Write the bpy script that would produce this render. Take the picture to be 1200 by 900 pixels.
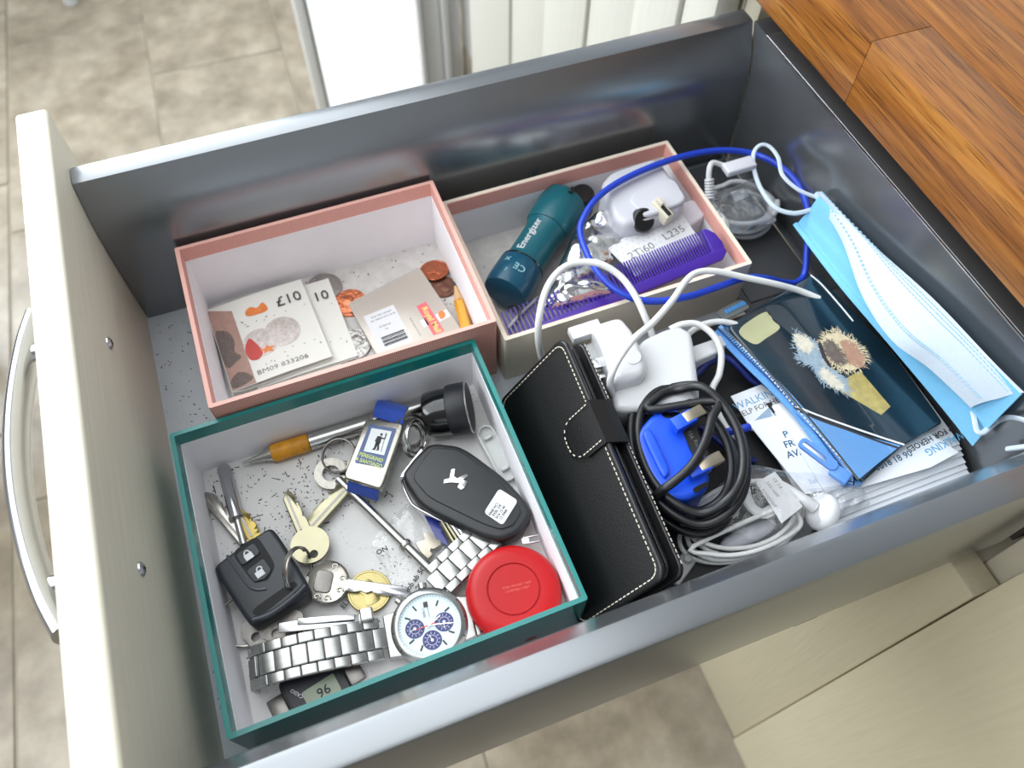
import bpy, bmesh, math, random
from mathutils import Matrix, Vector, Euler
random.seed(7)
for o in list(bpy.data.objects): bpy.data.objects.remove(o)
SC = bpy.context.scene
COL = SC.collection
# ---------------------------------------------------------------- camera
cam = bpy.data.cameras.new('camera'); cam_o = bpy.data.objects.new('camera', cam); COL.objects.link(cam_o)
cam_o.matrix_world = Matrix([[0.935893, 0.296646, -0.190012, 0.113613], [-0.352164, 0.801852, -0.482715, -0.232951], [0.009166, 0.518686, 0.854916, 0.442701], [0.0, 0.0, 0.0, 1.0]])
cam.sensor_fit = 'HORIZONTAL'; cam.sensor_width = 36.0; cam.lens = 28.301
cam.clip_start = 0.01; cam.clip_end = 50
cam.dof.use_dof = True; cam.dof.focus_distance = 0.43; cam.dof.aperture_fstop = 9.0
SC.camera = cam_o
# ---------------------------------------------------------------- light
w = bpy.data.worlds.new('world'); SC.world = w; w.use_nodes = True
bg = w.node_tree.nodes['Background']; bg.inputs[0].default_value = (0.9, 0.95, 1.0, 1); bg.inputs[1].default_value = 0.5
def area(name, loc, target, sx, sy, power, col=(1, 1, 1)):
    l = bpy.data.lights.new(name, 'AREA'); l.shape = 'RECTANGLE'; l.size = sx; l.size_y = sy; l.energy = power; l.color = col
    o = bpy.data.objects.new(name, l); COL.objects.link(o); o.location = loc
    o.rotation_euler = (Vector(target) - Vector(loc)).to_track_quat('-Z', 'Y').to_euler(); return o
area('window_daylight', (-0.7, 2.1, 1.05), (0.2, 0, 0), 1.7, 1.15, 56, (0.88, 0.95, 1.0))
area('side_fill', (-1.9, 0.1, 1.1), (0.3, 0.4, -0.2), 1.2, 1.2, 24, (0.90, 0.96, 1.0))  # added side fill that brightens faces turned towards the camera
area('overhead_fill', (-0.85, 1.0, 1.62), (-0.85, 1.0, 0), 2.7, 2.8, 56, (0.93, 0.97, 1.0))  # added soft overhead fill below the ceiling, brightens the inside of the drawer
SC.view_settings.view_transform = 'Standard'; SC.view_settings.look = 'None'
SC.view_settings.gamma = 1.0; SC.view_settings.use_curve_mapping = False
SC.view_settings.exposure = 0.22
# ---------------------------------------------------------------- materials
def nodes(name):
    m = bpy.data.materials.new(name); m.use_nodes = True
    nt = m.node_tree; return m, nt, nt.nodes['Principled BSDF']
def c4(c): return (c[0], c[1], c[2], 1)
def s2l(*c):      # sRGB 0..255 -> linear
    return tuple(((v/255)/12.92 if v/255 <= .04045 else (((v/255)+.055)/1.055)**2.4) for v in c)
def mat(name, col, rough=.5, metal=0., var=.06, scale=60, bump=0., bscale=400, coat=0., spec=.5, stretch=None, trans=0., alpha=1., specks=0., speck_scale=350, speck_col=(.03,.025,.02), sheen=0., aniso=0.):
    m, nt, b = nodes(name); N = nt.nodes.new; L = nt.links.new
    b.inputs['Roughness'].default_value = rough; b.inputs['Metallic'].default_value = metal
    b.inputs['Coat Weight'].default_value = coat; b.inputs['Specular IOR Level'].default_value = spec
    b.inputs['Transmission Weight'].default_value = trans; b.inputs['Sheen Weight'].default_value = sheen
    tc = N('ShaderNodeTexCoord'); mp = N('ShaderNodeMapping'); L(tc.outputs['Object'], mp.inputs[0])
    if stretch: mp.inputs['Scale'].default_value = stretch
    nz = N('ShaderNodeTexNoise'); nz.inputs['Scale'].default_value = scale; nz.inputs['Detail'].default_value = 4
    L(mp.outputs[0], nz.inputs['Vector'])
    mx = N('ShaderNodeMix'); mx.data_type = 'RGBA'
    mx.inputs['A'].default_value = c4([max(0, v*(1-var*1.6)) for v in col]); mx.inputs['B'].default_value = c4([min(1, v*(1+var*1.6)) for v in col])
    L(nz.outputs['Fac'], mx.inputs['Factor']); out = mx.outputs['Result']
    if specks > 0:
        n2 = N('ShaderNodeTexNoise'); n2.inputs['Scale'].default_value = speck_scale; n2.inputs['Detail'].default_value = 3; n2.inputs['Distortion'].default_value = .6
        n3 = N('ShaderNodeTexNoise'); n3.inputs['Scale'].default_value = 22; n3.inputs['Detail'].default_value = 3
        L(tc.outputs['Object'], n2.inputs['Vector']); L(tc.outputs['Object'], n3.inputs['Vector'])
        ad = N('ShaderNodeMath'); ad.operation = 'MULTIPLY_ADD'; ad.inputs[1].default_value = .35
        L(n3.outputs['Fac'], ad.inputs[0]); L(n2.outputs['Fac'], ad.inputs[2])
        rp = N('ShaderNodeMapRange'); rp.inputs['From Min'].default_value = .93 - specks*.12; rp.inputs['From Max'].default_value = .97 - specks*.12
        L(ad.outputs[0], rp.inputs['Value'])
        m2 = N('ShaderNodeMix'); m2.data_type = 'RGBA'; L(rp.outputs[0], m2.inputs['Factor']); L(out, m2.inputs['A']); m2.inputs['B'].default_value = c4(speck_col)
        out = m2.outputs['Result']
    L(out, b.inputs['Base Color'])
    if bump > 0:
        nb = N('ShaderNodeTexNoise'); nb.inputs['Scale'].default_value = bscale; nb.inputs['Detail'].default_value = 3; L(mp.outputs[0], nb.inputs['Vector'])
        bp = N('ShaderNodeBump'); bp.inputs['Strength'].default_value = bump; bp.inputs['Distance'].default_value = .0006
        L(nb.outputs['Fac'], bp.inputs['Height']); L(bp.outputs[0], b.inputs['Normal'])
    if alpha < 1: b.inputs['Alpha'].default_value = alpha
    return m
def weave(name, ca, cb, pitch=.0024, rough=.6):      # fine diagonal woven check
    m, nt, b = nodes(name); N = nt.nodes.new; L = nt.links.new
    tc = N('ShaderNodeTexCoord'); k = 2*math.pi/pitch; sn = []
    for d in ((1, 1, 1), (1, 1, -1)):
        dt = N('ShaderNodeVectorMath'); dt.operation = 'DOT_PRODUCT'; dt.inputs[1].default_value = [k*v for v in d]; L(tc.outputs['Object'], dt.inputs[0])
        s_ = N('ShaderNodeMath'); s_.operation = 'SINE'; L(dt.outputs['Value'], s_.inputs[0]); sn.append(s_)
    mu = N('ShaderNodeMath'); mu.operation = 'MULTIPLY_ADD'; mu.inputs[2].default_value = .5; L(sn[0].outputs[0], mu.inputs[0]); L(sn[1].outputs[0], mu.inputs[1])
    cl = N('ShaderNodeMath'); cl.operation = 'ADD'; cl.use_clamp = True; cl.inputs[1].default_value = 0; L(mu.outputs[0], cl.inputs[0])
    mx = N('ShaderNodeMix'); mx.data_type = 'RGBA'; mx.inputs['A'].default_value = c4(ca); mx.inputs['B'].default_value = c4(cb); L(cl.outputs[0], mx.inputs['Factor'])
    L(mx.outputs['Result'], b.inputs['Base Color']); b.inputs['Roughness'].default_value = rough
    return m
def wood(name, dark, mid, light, axis='Y', rough=.32, coat=.25, scale=1.0):
    m, nt, b = nodes(name); N = nt.nodes.new; L = nt.links.new
    tc = N('ShaderNodeTexCoord'); oi = N('ShaderNodeObjectInfo'); va = N('ShaderNodeVectorMath'); va.operation = 'ADD'
    sc = N('ShaderNodeVectorMath'); sc.operation = 'SCALE'; sc.inputs['Scale'].default_value = 3.7
    cb = N('ShaderNodeCombineXYZ')
    for k in 'XYZ': L(oi.outputs['Random'], cb.inputs[k])
    L(cb.outputs[0], sc.inputs[0]); L(tc.outputs['Object'], va.inputs[0]); L(sc.outputs[0], va.inputs[1])
    st = {'Y': (1, .035, 1), 'X': (.035, 1, 1), 'Z': (1, 1, .035)}[axis]
    mp = N('ShaderNodeMapping'); mp.inputs['Scale'].default_value = st; L(va.outputs[0], mp.inputs[0])
    n1 = N('ShaderNodeTexNoise'); n1.inputs['Scale'].default_value = 95*scale; n1.inputs['Detail'].default_value = 9; n1.inputs['Roughness'].default_value = .68; n1.inputs['Distortion'].default_value = .8; L(mp.outputs[0], n1.inputs['Vector'])
    n2 = N('ShaderNodeTexNoise'); n2.inputs['Scale'].default_value = 900*scale; n2.inputs['Detail'].default_value = 2; L(mp.outputs[0], n2.inputs['Vector'])
    rp = N('ShaderNodeValToRGB'); e = rp.color_ramp.elements; e[0].position = .3; e[0].color = c4(dark); e[1].position = .72; e[1].color = c4(light)
    em = e.new(.52); em.color = c4(mid); L(n1.outputs['Fac'], rp.inputs[0])
    r2 = N('ShaderNodeMapRange'); r2.inputs['From Min'].default_value = .53; r2.inputs['From Max'].default_value = .68; r2.inputs['To Max'].default_value = .7; L(n2.outputs['Fac'], r2.inputs['Value'])
    mx = N('ShaderNodeMix'); mx.data_type = 'RGBA'; L(r2.outputs[0], mx.inputs['Factor']); L(rp.outputs[0], mx.inputs['A']); mx.inputs['B'].default_value = c4([v*.35 for v in dark])
    hv = N('ShaderNodeHueSaturation'); L(mx.outputs['Result'], hv.inputs['Color'])
    mr = N('ShaderNodeMapRange'); mr.inputs['To Min'].default_value = .9; mr.inputs['To Max'].default_value = 1.1; L(oi.outputs['Random'], mr.inputs['Value']); L(mr.outputs[0], hv.inputs['Value'])
    L(hv.outputs[0], b.inputs['Base Color']); b.inputs['Roughness'].default_value = rough; b.inputs['Coat Weight'].default_value = coat; b.inputs['Coat Roughness'].default_value = .25
    bp = N('ShaderNodeBump'); bp.inputs['Strength'].default_value = .12; bp.inputs['Distance'].default_value = .0006; bp.invert = True; L(r2.outputs[0], bp.inputs['Height']); L(bp.outputs[0], b.inputs['Normal'])
    return m
def painted_grain(name, col, axis='Y', bump=.5, rough=.5, var=.05):
    st = {'Y': (1, .04, 1), 'Z': (1, 1, .04), 'X': (.04, 1, 1)}[axis]
    return mat(name, col, rough=rough, var=var, scale=300, bump=bump, bscale=420, stretch=st)
def tile_mat(name, c1, c2, c3, rough=.38):
    m, nt, b = nodes(name); N = nt.nodes.new; L = nt.links.new
    tc = N('ShaderNodeTexCoord'); oi = N('ShaderNodeObjectInfo'); va = N('ShaderNodeVectorMath'); va.operation = 'ADD'
    cb = N('ShaderNodeCombineXYZ')
    for k in 'XYZ': L(oi.outputs['Random'], cb.inputs[k])
    sc = N('ShaderNodeVectorMath'); sc.operation = 'SCALE'; sc.inputs['Scale'].default_value = 9; L(cb.outputs[0], sc.inputs[0])
    L(tc.outputs['Object'], va.inputs[0]); L(sc.outputs[0], va.inputs[1])
    n1 = N('ShaderNodeTexNoise'); n1.inputs['Scale'].default_value = 9; n1.inputs['Detail'].default_value = 8; n1.inputs['Roughness'].default_value = .65; L(va.outputs[0], n1.inputs['Vector'])
    n2 = N('ShaderNodeTexNoise'); n2.inputs['Scale'].default_value = 22; n2.inputs['Detail'].default_value = 5; L(va.outputs[0], n2.inputs['Vector'])
    rp = N('ShaderNodeValToRGB'); e = rp.color_ramp.elements; e[0].position = .36; e[0].color = c4(c1); e[1].position = .64; e[1].color = c4(c3); k = e.new(.5); k.color = c4(c2); L(n1.outputs['Fac'], rp.inputs[0])
    mx = N('ShaderNodeMix'); mx.data_type = 'RGBA'; mx.blend_type = 'OVERLAY'; mx.inputs['Factor'].default_value = .35; L(rp.outputs[0], mx.inputs['A']); L(n2.outputs['Fac'], mx.inputs['B'])
    L(mx.outputs['Result'], b.inputs['Base Color']); b.inputs['Roughness'].default_value = rough
    bp = N('ShaderNodeBump'); bp.inputs['Strength'].default_value = .2; bp.inputs['Distance'].default_value = .003; L(n1.outputs['Fac'], bp.inputs['Height']); L(bp.outputs[0], b.inputs['Normal'])
    return m
def film(name, tint=(1, 1, 1), gloss=.12, rough=.08, bump=.5, bscale=120, haze=0., hazecol=(.8, .83, .85)):
    m, nt, b = nodes(name); N = nt.nodes.new; L = nt.links.new; out = nt.nodes['Material Output']
    tr = N('ShaderNodeBsdfTransparent'); tr.inputs[0].default_value = c4(tint)
    gl = N('ShaderNodeBsdfGlossy'); gl.inputs['Roughness'].default_value = rough
    df = N('ShaderNodeBsdfDiffuse'); df.inputs['Color'].default_value = c4(hazecol)
    lw = N('ShaderNodeLayerWeight'); lw.inputs['Blend'].default_value = .25
    nz = N('ShaderNodeTexNoise'); nz.inputs['Scale'].default_value = bscale; nz.inputs['Detail'].default_value = 3; tc = N('ShaderNodeTexCoord'); L(tc.outputs['Object'], nz.inputs['Vector'])
    bp = N('ShaderNodeBump'); bp.inputs['Strength'].default_value = bump; bp.inputs['Distance'].default_value = .002; L(nz.outputs['Fac'], bp.inputs['Height'])
    L(bp.outputs[0], gl.inputs['Normal']); L(bp.outputs[0], lw.inputs['Normal'])
    mr = N('ShaderNodeMapRange'); mr.inputs['To Min'].default_value = gloss*.5; mr.inputs['To Max'].default_value = min(1, gloss*5); L(lw.outputs['Facing'], mr.inputs['Value'])
    m1 = N('ShaderNodeMixShader'); m1.inputs[0].default_value = haze; L(tr.outputs[0], m1.inputs[1]); L(df.outputs[0], m1.inputs[2])
    m2 = N('ShaderNodeMixShader'); L(mr.outputs[0], m2.inputs[0]); L(m1.outputs[0], m2.inputs[1]); L(gl.outputs[0], m2.inputs[2])
    L(m2.outputs[0], out.inputs[0]); nt.nodes.remove(b); return m
# ---------------------------------------------------------------- mesh helpers (all lengths in millimetres)
S = .001
def obj(name, bm, m, parent=None, loc=(0, 0, 0), rot=(0, 0, 0), sharp=38, label=None, kind=None):
    bmesh.ops.recalc_face_normals(bm, faces=bm.faces)
    bmesh.ops.scale(bm, vec=(S, S, S), verts=bm.verts)
    lim = math.radians(sharp)
    for f in bm.faces: f.smooth = True
    for e in bm.edges:
        if len(e.link_faces) == 2: e.smooth = e.calc_face_angle(0) < lim
    me = bpy.data.meshes.new(name); bm.to_mesh(me); bm.free()
    o = bpy.data.objects.new(name, me); COL.objects.link(o)
    if m: me.materials.append(m)
    o.location = Vector(loc)*S; o.rotation_euler = [math.radians(a) for a in rot]
    if parent: o.parent = parent
    if label: o['label'] = label
    if kind: o['kind'] = kind
    return o
def tag(o, label, cat, group=None):
    o['label'] = label; o['category'] = cat
    if group: o['group'] = group
    return o
def thing(name, label, cat, loc=(0, 0, 0), rot=(0, 0, 0), group=None):
    o = bpy.data.objects.new(name, None); COL.objects.link(o); o.empty_display_size = .02
    o.location = Vector(loc)*S; o.rotation_euler = [math.radians(a) for a in rot]
    return tag(o, label, cat, group)
def copy_tree(o, parent=None):
    c = o.copy(); COL.objects.link(c)
    if parent: c.parent = parent
    for ch in list(o.children): copy_tree(ch, c)
    return c
def bx(sx, sy, sz, c=(0, 0, 0), bev=0, seg=2, bm=None, only_z=False):
    b = bmesh.new(); bmesh.ops.create_cube(b, size=1)
    bmesh.ops.scale(b, vec=(sx, sy, sz), verts=b.verts)
    if bev > 0:
        es = [e for e in b.edges if not only_z or abs((e.verts[0].co - e.verts[1].co).normalized().z) > .9]
        bmesh.ops.bevel(b, geom=es, offset=bev, segments=seg, profile=.5, affect='EDGES')
    bmesh.ops.translate(b, vec=c, verts=b.verts)
    return join(bm, b)
def join(a, b):
    if a is None: return b
    me = bpy.data.meshes.new('t'); b.to_mesh(me); b.free(); a.from_mesh(me); bpy.data.meshes.remove(me); return a
def xf(b, M): bmesh.ops.transform(b, matrix=M, verts=b.verts); return b
def prism(pts, z0, z1, bev=0, seg=2, bm=None, bottom=False):
    # extruded outline; a bevel is a stack of rings shrunk along the outline's own two axes
    pts = [(p[0], p[1]) for p in pts]; n = len(pts); b = bmesh.new()
    cx = sum(p[0] for p in pts)/n; cy = sum(p[1] for p in pts)/n
    xx = sum((p[0]-cx)**2 for p in pts); yy = sum((p[1]-cy)**2 for p in pts); xy = sum((p[0]-cx)*(p[1]-cy) for p in pts)
    th = .5*math.atan2(2*xy, xx-yy); c_, s_ = math.cos(th), math.sin(th)
    lp = [((x-cx)*c_ + (y-cy)*s_, -(x-cx)*s_ + (y-cy)*c_) for x, y in pts]
    ax, ay = min(max(p[0] for p in lp), -min(p[0] for p in lp)), min(max(p[1] for p in lp), -min(p[1] for p in lp))
    def ring_(d, z):
        fx, fy = max(.05, 1-d/ax), max(.05, 1-d/ay)
        return [b.verts.new((cx + u*fx*c_ - v*fy*s_, cy + u*fx*s_ + v*fy*c_, z)) for u, v in lp]
    bev = min(bev, (z1-z0)*(.48 if bottom else .95), ax*.8, ay*.8); sg = seg + 1
    R_ = []
    if bev > 0 and bottom: R_ += [ring_(bev*(1-math.cos(a)), z0 + bev*(1-math.sin(a))) for a in [math.pi/2*(1-k/sg) for k in range(sg)]]
    else: R_.append(ring_(0, z0))
    if bev > 0: R_ += [ring_(bev*(1-math.cos(a)), z1 - bev + bev*math.sin(a)) for a in [math.pi/2*k/sg for k in range(sg+1)]]
    else: R_.append(ring_(0, z1))
    for A_, B_ in zip(R_, R_[1:]):
        for i in range(n): b.faces.new((A_[i], A_[(i+1) % n], B_[(i+1) % n], B_[i]))
    b.faces.new(R_[0][::-1]); b.faces.new(R_[-1])
    return join(bm, b)
def holed(outer, inner, z0, z1, bm=None):
    n = len(outer); b = bmesh.new()
    V = [[b.verts.new((p[0], p[1], z)) for p in ring] for ring, z in ((outer, z0), (outer, z1), (inner, z1), (inner, z0))]
    for k in range(4):
        A, B = V[k], V[(k+1) % 4]
        for i in range(n): b.faces.new((A[i], A[(i+1) % n], B[(i+1) % n], B[i]))
    return join(bm, b)
def circ(r, n=28, c=(0, 0), ry=None, a0=0): return [(c[0] + r*math.cos(a0 + 2*math.pi*i/n), c[1] + (ry or r)*math.sin(a0 + 2*math.pi*i/n)) for i in range(n)]
def rrect(w, h, r, n=5, c=(0, 0)):
    out = []
    for cx, cy, a in ((w/2-r, h/2-r, 0), (-w/2+r, h/2-r, 90), (-w/2+r, -h/2+r, 180), (w/2-r, -h/2+r, 270)):
        for k in range(n+1):
            t = math.radians(a + 90*k/n); out.append((c[0]+cx+r*math.cos(t), c[1]+cy+r*math.sin(t)))
    return out
def smooth_poly(pts, k=4):
    n = len(pts); out = []
    for i in range(n):
        p0, p1, p2, p3 = [Vector(pts[(i+j) % n][:2]) for j in (-1, 0, 1, 2)]
        for s in range(k): out.append(tuple(cr(p0, p1, p2, p3, s/k)))
    return out
def round_poly(pts, r=.18, k=4):      # polygon with its corners rounded off
    n = len(pts); out = []
    for i in range(n):
        p0, p1, p2 = [Vector(pts[(i+j) % n][:2]) for j in (-1, 0, 1)]
        a = p1 + (p0-p1)*min(.5, r); c = p1 + (p2-p1)*min(.5, r)
        for s in range(k+1):
            t = s/k; out.append(tuple(a*(1-t)**2 + p1*2*t*(1-t) + c*t*t))
    return out
def cr(p0, p1, p2, p3, t): return .5*((2*p1) + (p2-p0)*t + (2*p0-5*p1+4*p2-p3)*t*t + (3*p1-p0-3*p2+p3)*t*t*t)
def resample(pts, k=6, closed=False):
    P_ = [Vector(p) for p in pts]; n = len(P_); out = []
    for i in range(n if closed else n-1):
        g = (lambda j: P_[j % n]) if closed else (lambda j: P_[max(0, min(n-1, j))])
        for s in range(k): out.append(cr(g(i-1), g(i), g(i+1), g(i+2), s/k))
    if not closed: out.append(P_[-1])
    return out
def tube(pts, r, n=10, k=6, closed=False, bm=None, flat=1.0, smooth=True):
    P_ = resample(pts, k, closed) if smooth else [Vector(p) for p in pts]
    b = bmesh.new(); m = len(P_); rings = []; up = None
    for i in range(m):
        t = (P_[(i+1) % m] - P_[i-1]) if closed else (P_[min(m-1, i+1)] - P_[max(0, i-1)])
        t.normalize()
        if up is None: up = t.orthogonal().normalized() if abs(t.z) > .9 else t.cross(Vector((0, 0, 1))).normalized()
        up = (up - t*up.dot(t)).normalized(); v = t.cross(up)
        rr = r(i/(m-1)) if callable(r) else r
        rings.append([b.verts.new(P_[i] + up*rr*math.cos(2*math.pi*j/n) + v*rr*flat*math.sin(2*math.pi*j/n)) for j in range(n)])
    for i in range(m if closed else m-1):
        A, B = rings[i], rings[(i+1) % m]
        off = 0
        if closed and i == m-1: off = min(range(n), key=lambda q: (A[0].co - B[q].co).length)
        for j in range(n): b.faces.new((A[j], A[(j+1) % n], B[(j+1+off) % n], B[(j+off) % n]))
    if not closed: b.faces.new(rings[0]); b.faces.new(rings[-1][::-1])
    return join(bm, b)
def lathe(prof, n=32, bm=None, M=None):
    b = bmesh.new(); R = []
    for r, z in prof:
        R.append([b.verts.new((0, 0, z))] if r <= 1e-6 else [b.verts.new((r*math.cos(2*math.pi*i/n), r*math.sin(2*math.pi*i/n), z)) for i in range(n)])
    for A, B in zip(R, R[1:]):
        for i in range(n):
            j = (i+1) % n
            if len(A) == 1 and len(B) == 1: continue
            if len(A) == 1: b.faces.new((A[0], B[i], B[j]))
            elif len(B) == 1: b.faces.new((A[i], A[j], B[0]))
            else: b.faces.new((A[i], A[j], B[j], B[i]))
    if M: xf(b, M)
    return join(bm, b)
def sheet(fn, nu, nv, th=.3, bm=None):      # fn(u,v) -> point, u,v in 0..1; a thin sheet with a thickness
    b = bmesh.new(); G = [[b.verts.new(fn(i/nu, j/nv)) for j in range(nv+1)] for i in range(nu+1)]
    for i in range(nu):
        for j in range(nv): b.faces.new((G[i][j], G[i+1][j], G[i+1][j+1], G[i][j+1]))
    if th:
        bmesh.ops.recalc_face_normals(b, faces=b.faces)
        bmesh.ops.solidify(b, geom=b.faces[:], thickness=th)
    return join(bm, b)
def along(p0, p1):      # matrix that carries +Z onto p0->p1, origin at p0
    d = Vector(p1) - Vector(p0); return Matrix.Translation(p0) @ d.to_track_quat('Z', 'Y').to_matrix().to_4x4()
def rod(p0, p1, r, n=14, bm=None, bev=.15):
    L = (Vector(p1)-Vector(p0)).length; e = r*bev
    return lathe([(0, 0), (r-e, 0), (r, e), (r, L-e), (r-e, L), (0, L)], n, bm, along(p0, p1))
def ring_pts(R, c=(0, 0, 0), M=None, n=20, turns=1.9, pitch=1.3):
    out = []
    for i in range(int(n*turns)+1):
        a = 2*math.pi*i/n; p = Vector((R*math.cos(a), R*math.sin(a), pitch*(i/n - turns/2)))
        out.append((M @ p if M else p) + Vector(c))
    return out
def centroid(pts): n = len(pts); return tuple(sum(p[k] for p in pts)/n for k in range(2))
def rel(pts, c): return [(p[0]-c[0], p[1]-c[1]) for p in pts]
FONTS = {}
def text(s, size, m, parent, loc, rz=0, al='CENTER', ext=.04, name='lettering', shear=0, rot=None, sx=1.0, bold=0):
    cu = bpy.data.curves.new('t', 'FONT'); cu.body = s; cu.size = size*S; cu.extrude = ext*S; cu.align_x = al; cu.align_y = 'CENTER'; cu.shear = shear
    cu.resolution_u = 2; cu.offset = bold*S
    t = bpy.data.objects.new('t', cu); COL.objects.link(t); bpy.context.view_layer.update()
    me = bpy.data.meshes.new_from_object(t.evaluated_get(bpy.context.evaluated_depsgraph_get())); me.name = name
    bpy.data.objects.remove(t); bpy.data.curves.remove(cu); me.materials.clear(); me.materials.append(m)
    o = bpy.data.objects.new(name, me); COL.objects.link(o); o.location = Vector(loc)*S; o.scale = (sx, 1, 1)
    o.rotation_euler = [math.radians(a) for a in (rot or (0, 0, rz))]; o.parent = parent; o['kind'] = 'stuff'; return o
def key_outline_bow_round(r, hole, hy=0, n=28): return circ(r, n), circ(hole, n, (hy, 0))
def blade_pts(x0, L, w, teeth=6, seed=1, depth=.35):
    rr = random.Random(seed); top = [(x0, w/2), (L-w*.5, w/2), (L, w*.1)]; bot = [(L, -w*.1)]
    n = teeth*2
    for i in range(n+1):
        x = L-w*.5 - (L-w*.5-x0-2)*i/n; bot.append((x, -w/2 + (rr.random()*w*depth if i % 2 == 0 else w*depth*.15*rr.random())))
    bot.append((x0, -w/2)); return (top+bot)[::-1]
# ================================================================ room
FZ = -756
M_tile = tile_mat('floor_tile', s2l(122, 111, 95), s2l(140, 129, 112), s2l(155, 145, 128), .28)
M_grout = mat('grout', s2l(146, 138, 122), .8, var=.1, bump=.3)
M_upvc = mat('white_upvc', s2l(238, 240, 240), .25, var=.02)
M_cream = painted_grain('cream_painted_oak', s2l(226, 220, 200), 'Y', .45, .45)
M_creamz = painted_grain('cream_painted_oak_upright', s2l(218, 210, 188), 'Z', .45, .45)
M_creamdoor = painted_grain('cream_oak_door', s2l(206, 196, 168), 'Z', .5, .5)
M_creamplain = mat('cream_board', s2l(214, 206, 186), .5, var=.04)
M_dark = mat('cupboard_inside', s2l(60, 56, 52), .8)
M_metal = mat('silver_grey_lacquered_steel', (.25, .262, .275), .24, .8, var=.02, bump=.03, bscale=900)
M_base = mat('grey_melamine', s2l(186, 192, 198), .45, var=.06, specks=.5, speck_scale=900)
M_chrome = mat('satin_chrome', (.52, .52, .54), .2, 1.0, var=.02)
M_steel = mat('steel', (.55, .54, .52), .24, 1.0, var=.05)
M_black = mat('black_plastic', s2l(24, 25, 27), .38)
M_white = mat('white_plastic', s2l(214, 215, 218), .3, var=.02)
# floor: tiles laid in columns that run away from the cabinets, joints recessed
fl = obj('floor', bx(3840, 5280, 20, (-820, 40, FZ-12.2)), M_grout); fl['kind'] = 'structure'
T0 = math.atan(.04)
def tile(c0, c1, v0, v1, n=[0]):
    g = 1.8; w_, h_ = c1-c0-2*g, v1-v0-2*g
    o = obj('tile', bx(w_, h_, 8, (0, 0, 0), 1.6, 1), M_tile, fl, ((c0+c1)/2 + .04*(v0+v1)/2, (v0+v1)/2, FZ-3.5 + random.uniform(-.5, .5)), (0, 0, -math.degrees(T0)))
for c0, first, L_ in ((-1368, 520, 600), (-1066, 222, 720), (-764, 650, 600), (-462, 1098, 600), (-154, 284, 600), (142, 620, 600), (476, 350, 600), (746, 900, 600)):
    v = first
    while v > -700: v -= L_
    while v < 2600:
        tile(c0, c0 + {-462: 308, -154: 296, 142: 334, 476: 270}.get(c0, 302), v, v+L_); v += L_
# ---- the white glazed door and its frame beyond the drawer
d1 = thing('patio_door', 'white framed patio door with a daylit frosted pane standing beyond the far side of the drawer', 'door', (345, 1200, FZ))
def panel(name, x0, x1, y0, y1, z0, z1, m, parent, bev=3, ox=345, oy=1200):
    return obj(name, bx(x1-x0, y1-y0, z1-z0, ((x0+x1)/2-ox, (y0+y1)/2-oy, (z0+z1)/2-FZ), bev), m, parent)
panel('stile', 225, 244, 1176, 1212, FZ+3, 500, M_upvc, d1, 4)
panel('edge_seal', 246, 251, 1200, 1215, FZ+3, 500, mat('grey_seal', s2l(110, 122, 122), .6), d1, 1)
M_pane, nt_, b_ = nodes('daylit_frosted_pane'); b_.inputs['Base Color'].default_value = (.9, .92, .93, 1); b_.inputs['Roughness'].default_value = .2
b_.inputs['Emission Color'].default_value = (.94, .98, 1, 1); b_.inputs['Emission Strength'].default_value = .75
panel('pane', 253, 452, 1196, 1212, FZ+26, 500, M_pane, d1, 2); panel('bottom_rail', 253, 452, 1190, 1225, FZ+3, FZ+25, M_upvc, d1, 4)
panel('hinge_stile', 455, 466, 1180, 1215, FZ+3, 500, M_upvc, d1, 3)
def wallpiece(name, x0, x1, y0, y1, z0=FZ, z1=700, m=None, bev=3):
    o = obj(name, bx(x1-x0, y1-y0, z1-z0, (0, 0, 0), bev), m or M_upvc, None, ((x0+x1)/2, (y0+y1)/2, (z0+z1)/2)); o['kind'] = 'structure'; return o
fr = wallpiece('trim_1', 470, 506, 1196, 1262)
wallpiece('trim_2', 508, 522, 1182, 1262); wallpiece('trim_3', 524, 549, 1200, 1262)
M_wall = mat('pale_wall', s2l(150, 153, 155), .8, var=.02)
wallpiece('wall_far', -2700, 1900, 2640, 2680, FZ, 1650, M_wall); wallpiece('wall_left', -2740, -2700, -2600, 2680, FZ, 1650, M_wall)
wallpiece('wall_right', 1062, 1100, -2600, 2680, FZ, 1650, M_wall); wallpiece('ceiling', -2740, 1100, -2600, 2680, 1650, 1690, mat('white_ceiling', s2l(228, 230, 232), .85, var=.01))
tall = thing('larder_unit', 'tall cream larder unit with grooved white doors beyond the drawer', 'cupboard', (900, 1230, FZ))
for x0, x1, y0 in ((562, 578, 1170), (580, 700, 1190), (702, 742, 1178), (744, 820, 1192), (822, 850, 1176), (853, 960, 1190), (962, 990, 1178), (993, 1100, 1188), (1102, 1140, 1172), (1144, 1240, 1188), (1242, 1280, 1175)):
    panel('door_board', x0, x1, y0, 1240, FZ+90, 600, M_upvc if x0 < 850 else M_creamplain, tall, 5, 900, 1230)
panel('plinth', 562, 1280, 1205, 1240, FZ, FZ+88, M_creamplain, tall, 2, 900, 1230)
st = thing('stool', 'white wooden stool whose leg end shows at the top left of the floor', 'stool', (-240.3,1826.7,-756))
for dx, dy in ((0, 0), (-260, 10), (10, 260), (-250, 270)):
    obj('leg', lathe([(0, 0), (17, 0), (19, 6), (16, 200), (20, 640), (0, 640)], 16, M=Matrix.Translation((dx, dy, 0))), M_white, st)
obj('seat', bx(340, 350, 26, (-125, 135, 653), 8), M_white, st)
tb = thing('dining_chair', 'pale wooden dining chair partly hidden behind the drawer handle', 'chair', (-500, 520, FZ))
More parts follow.
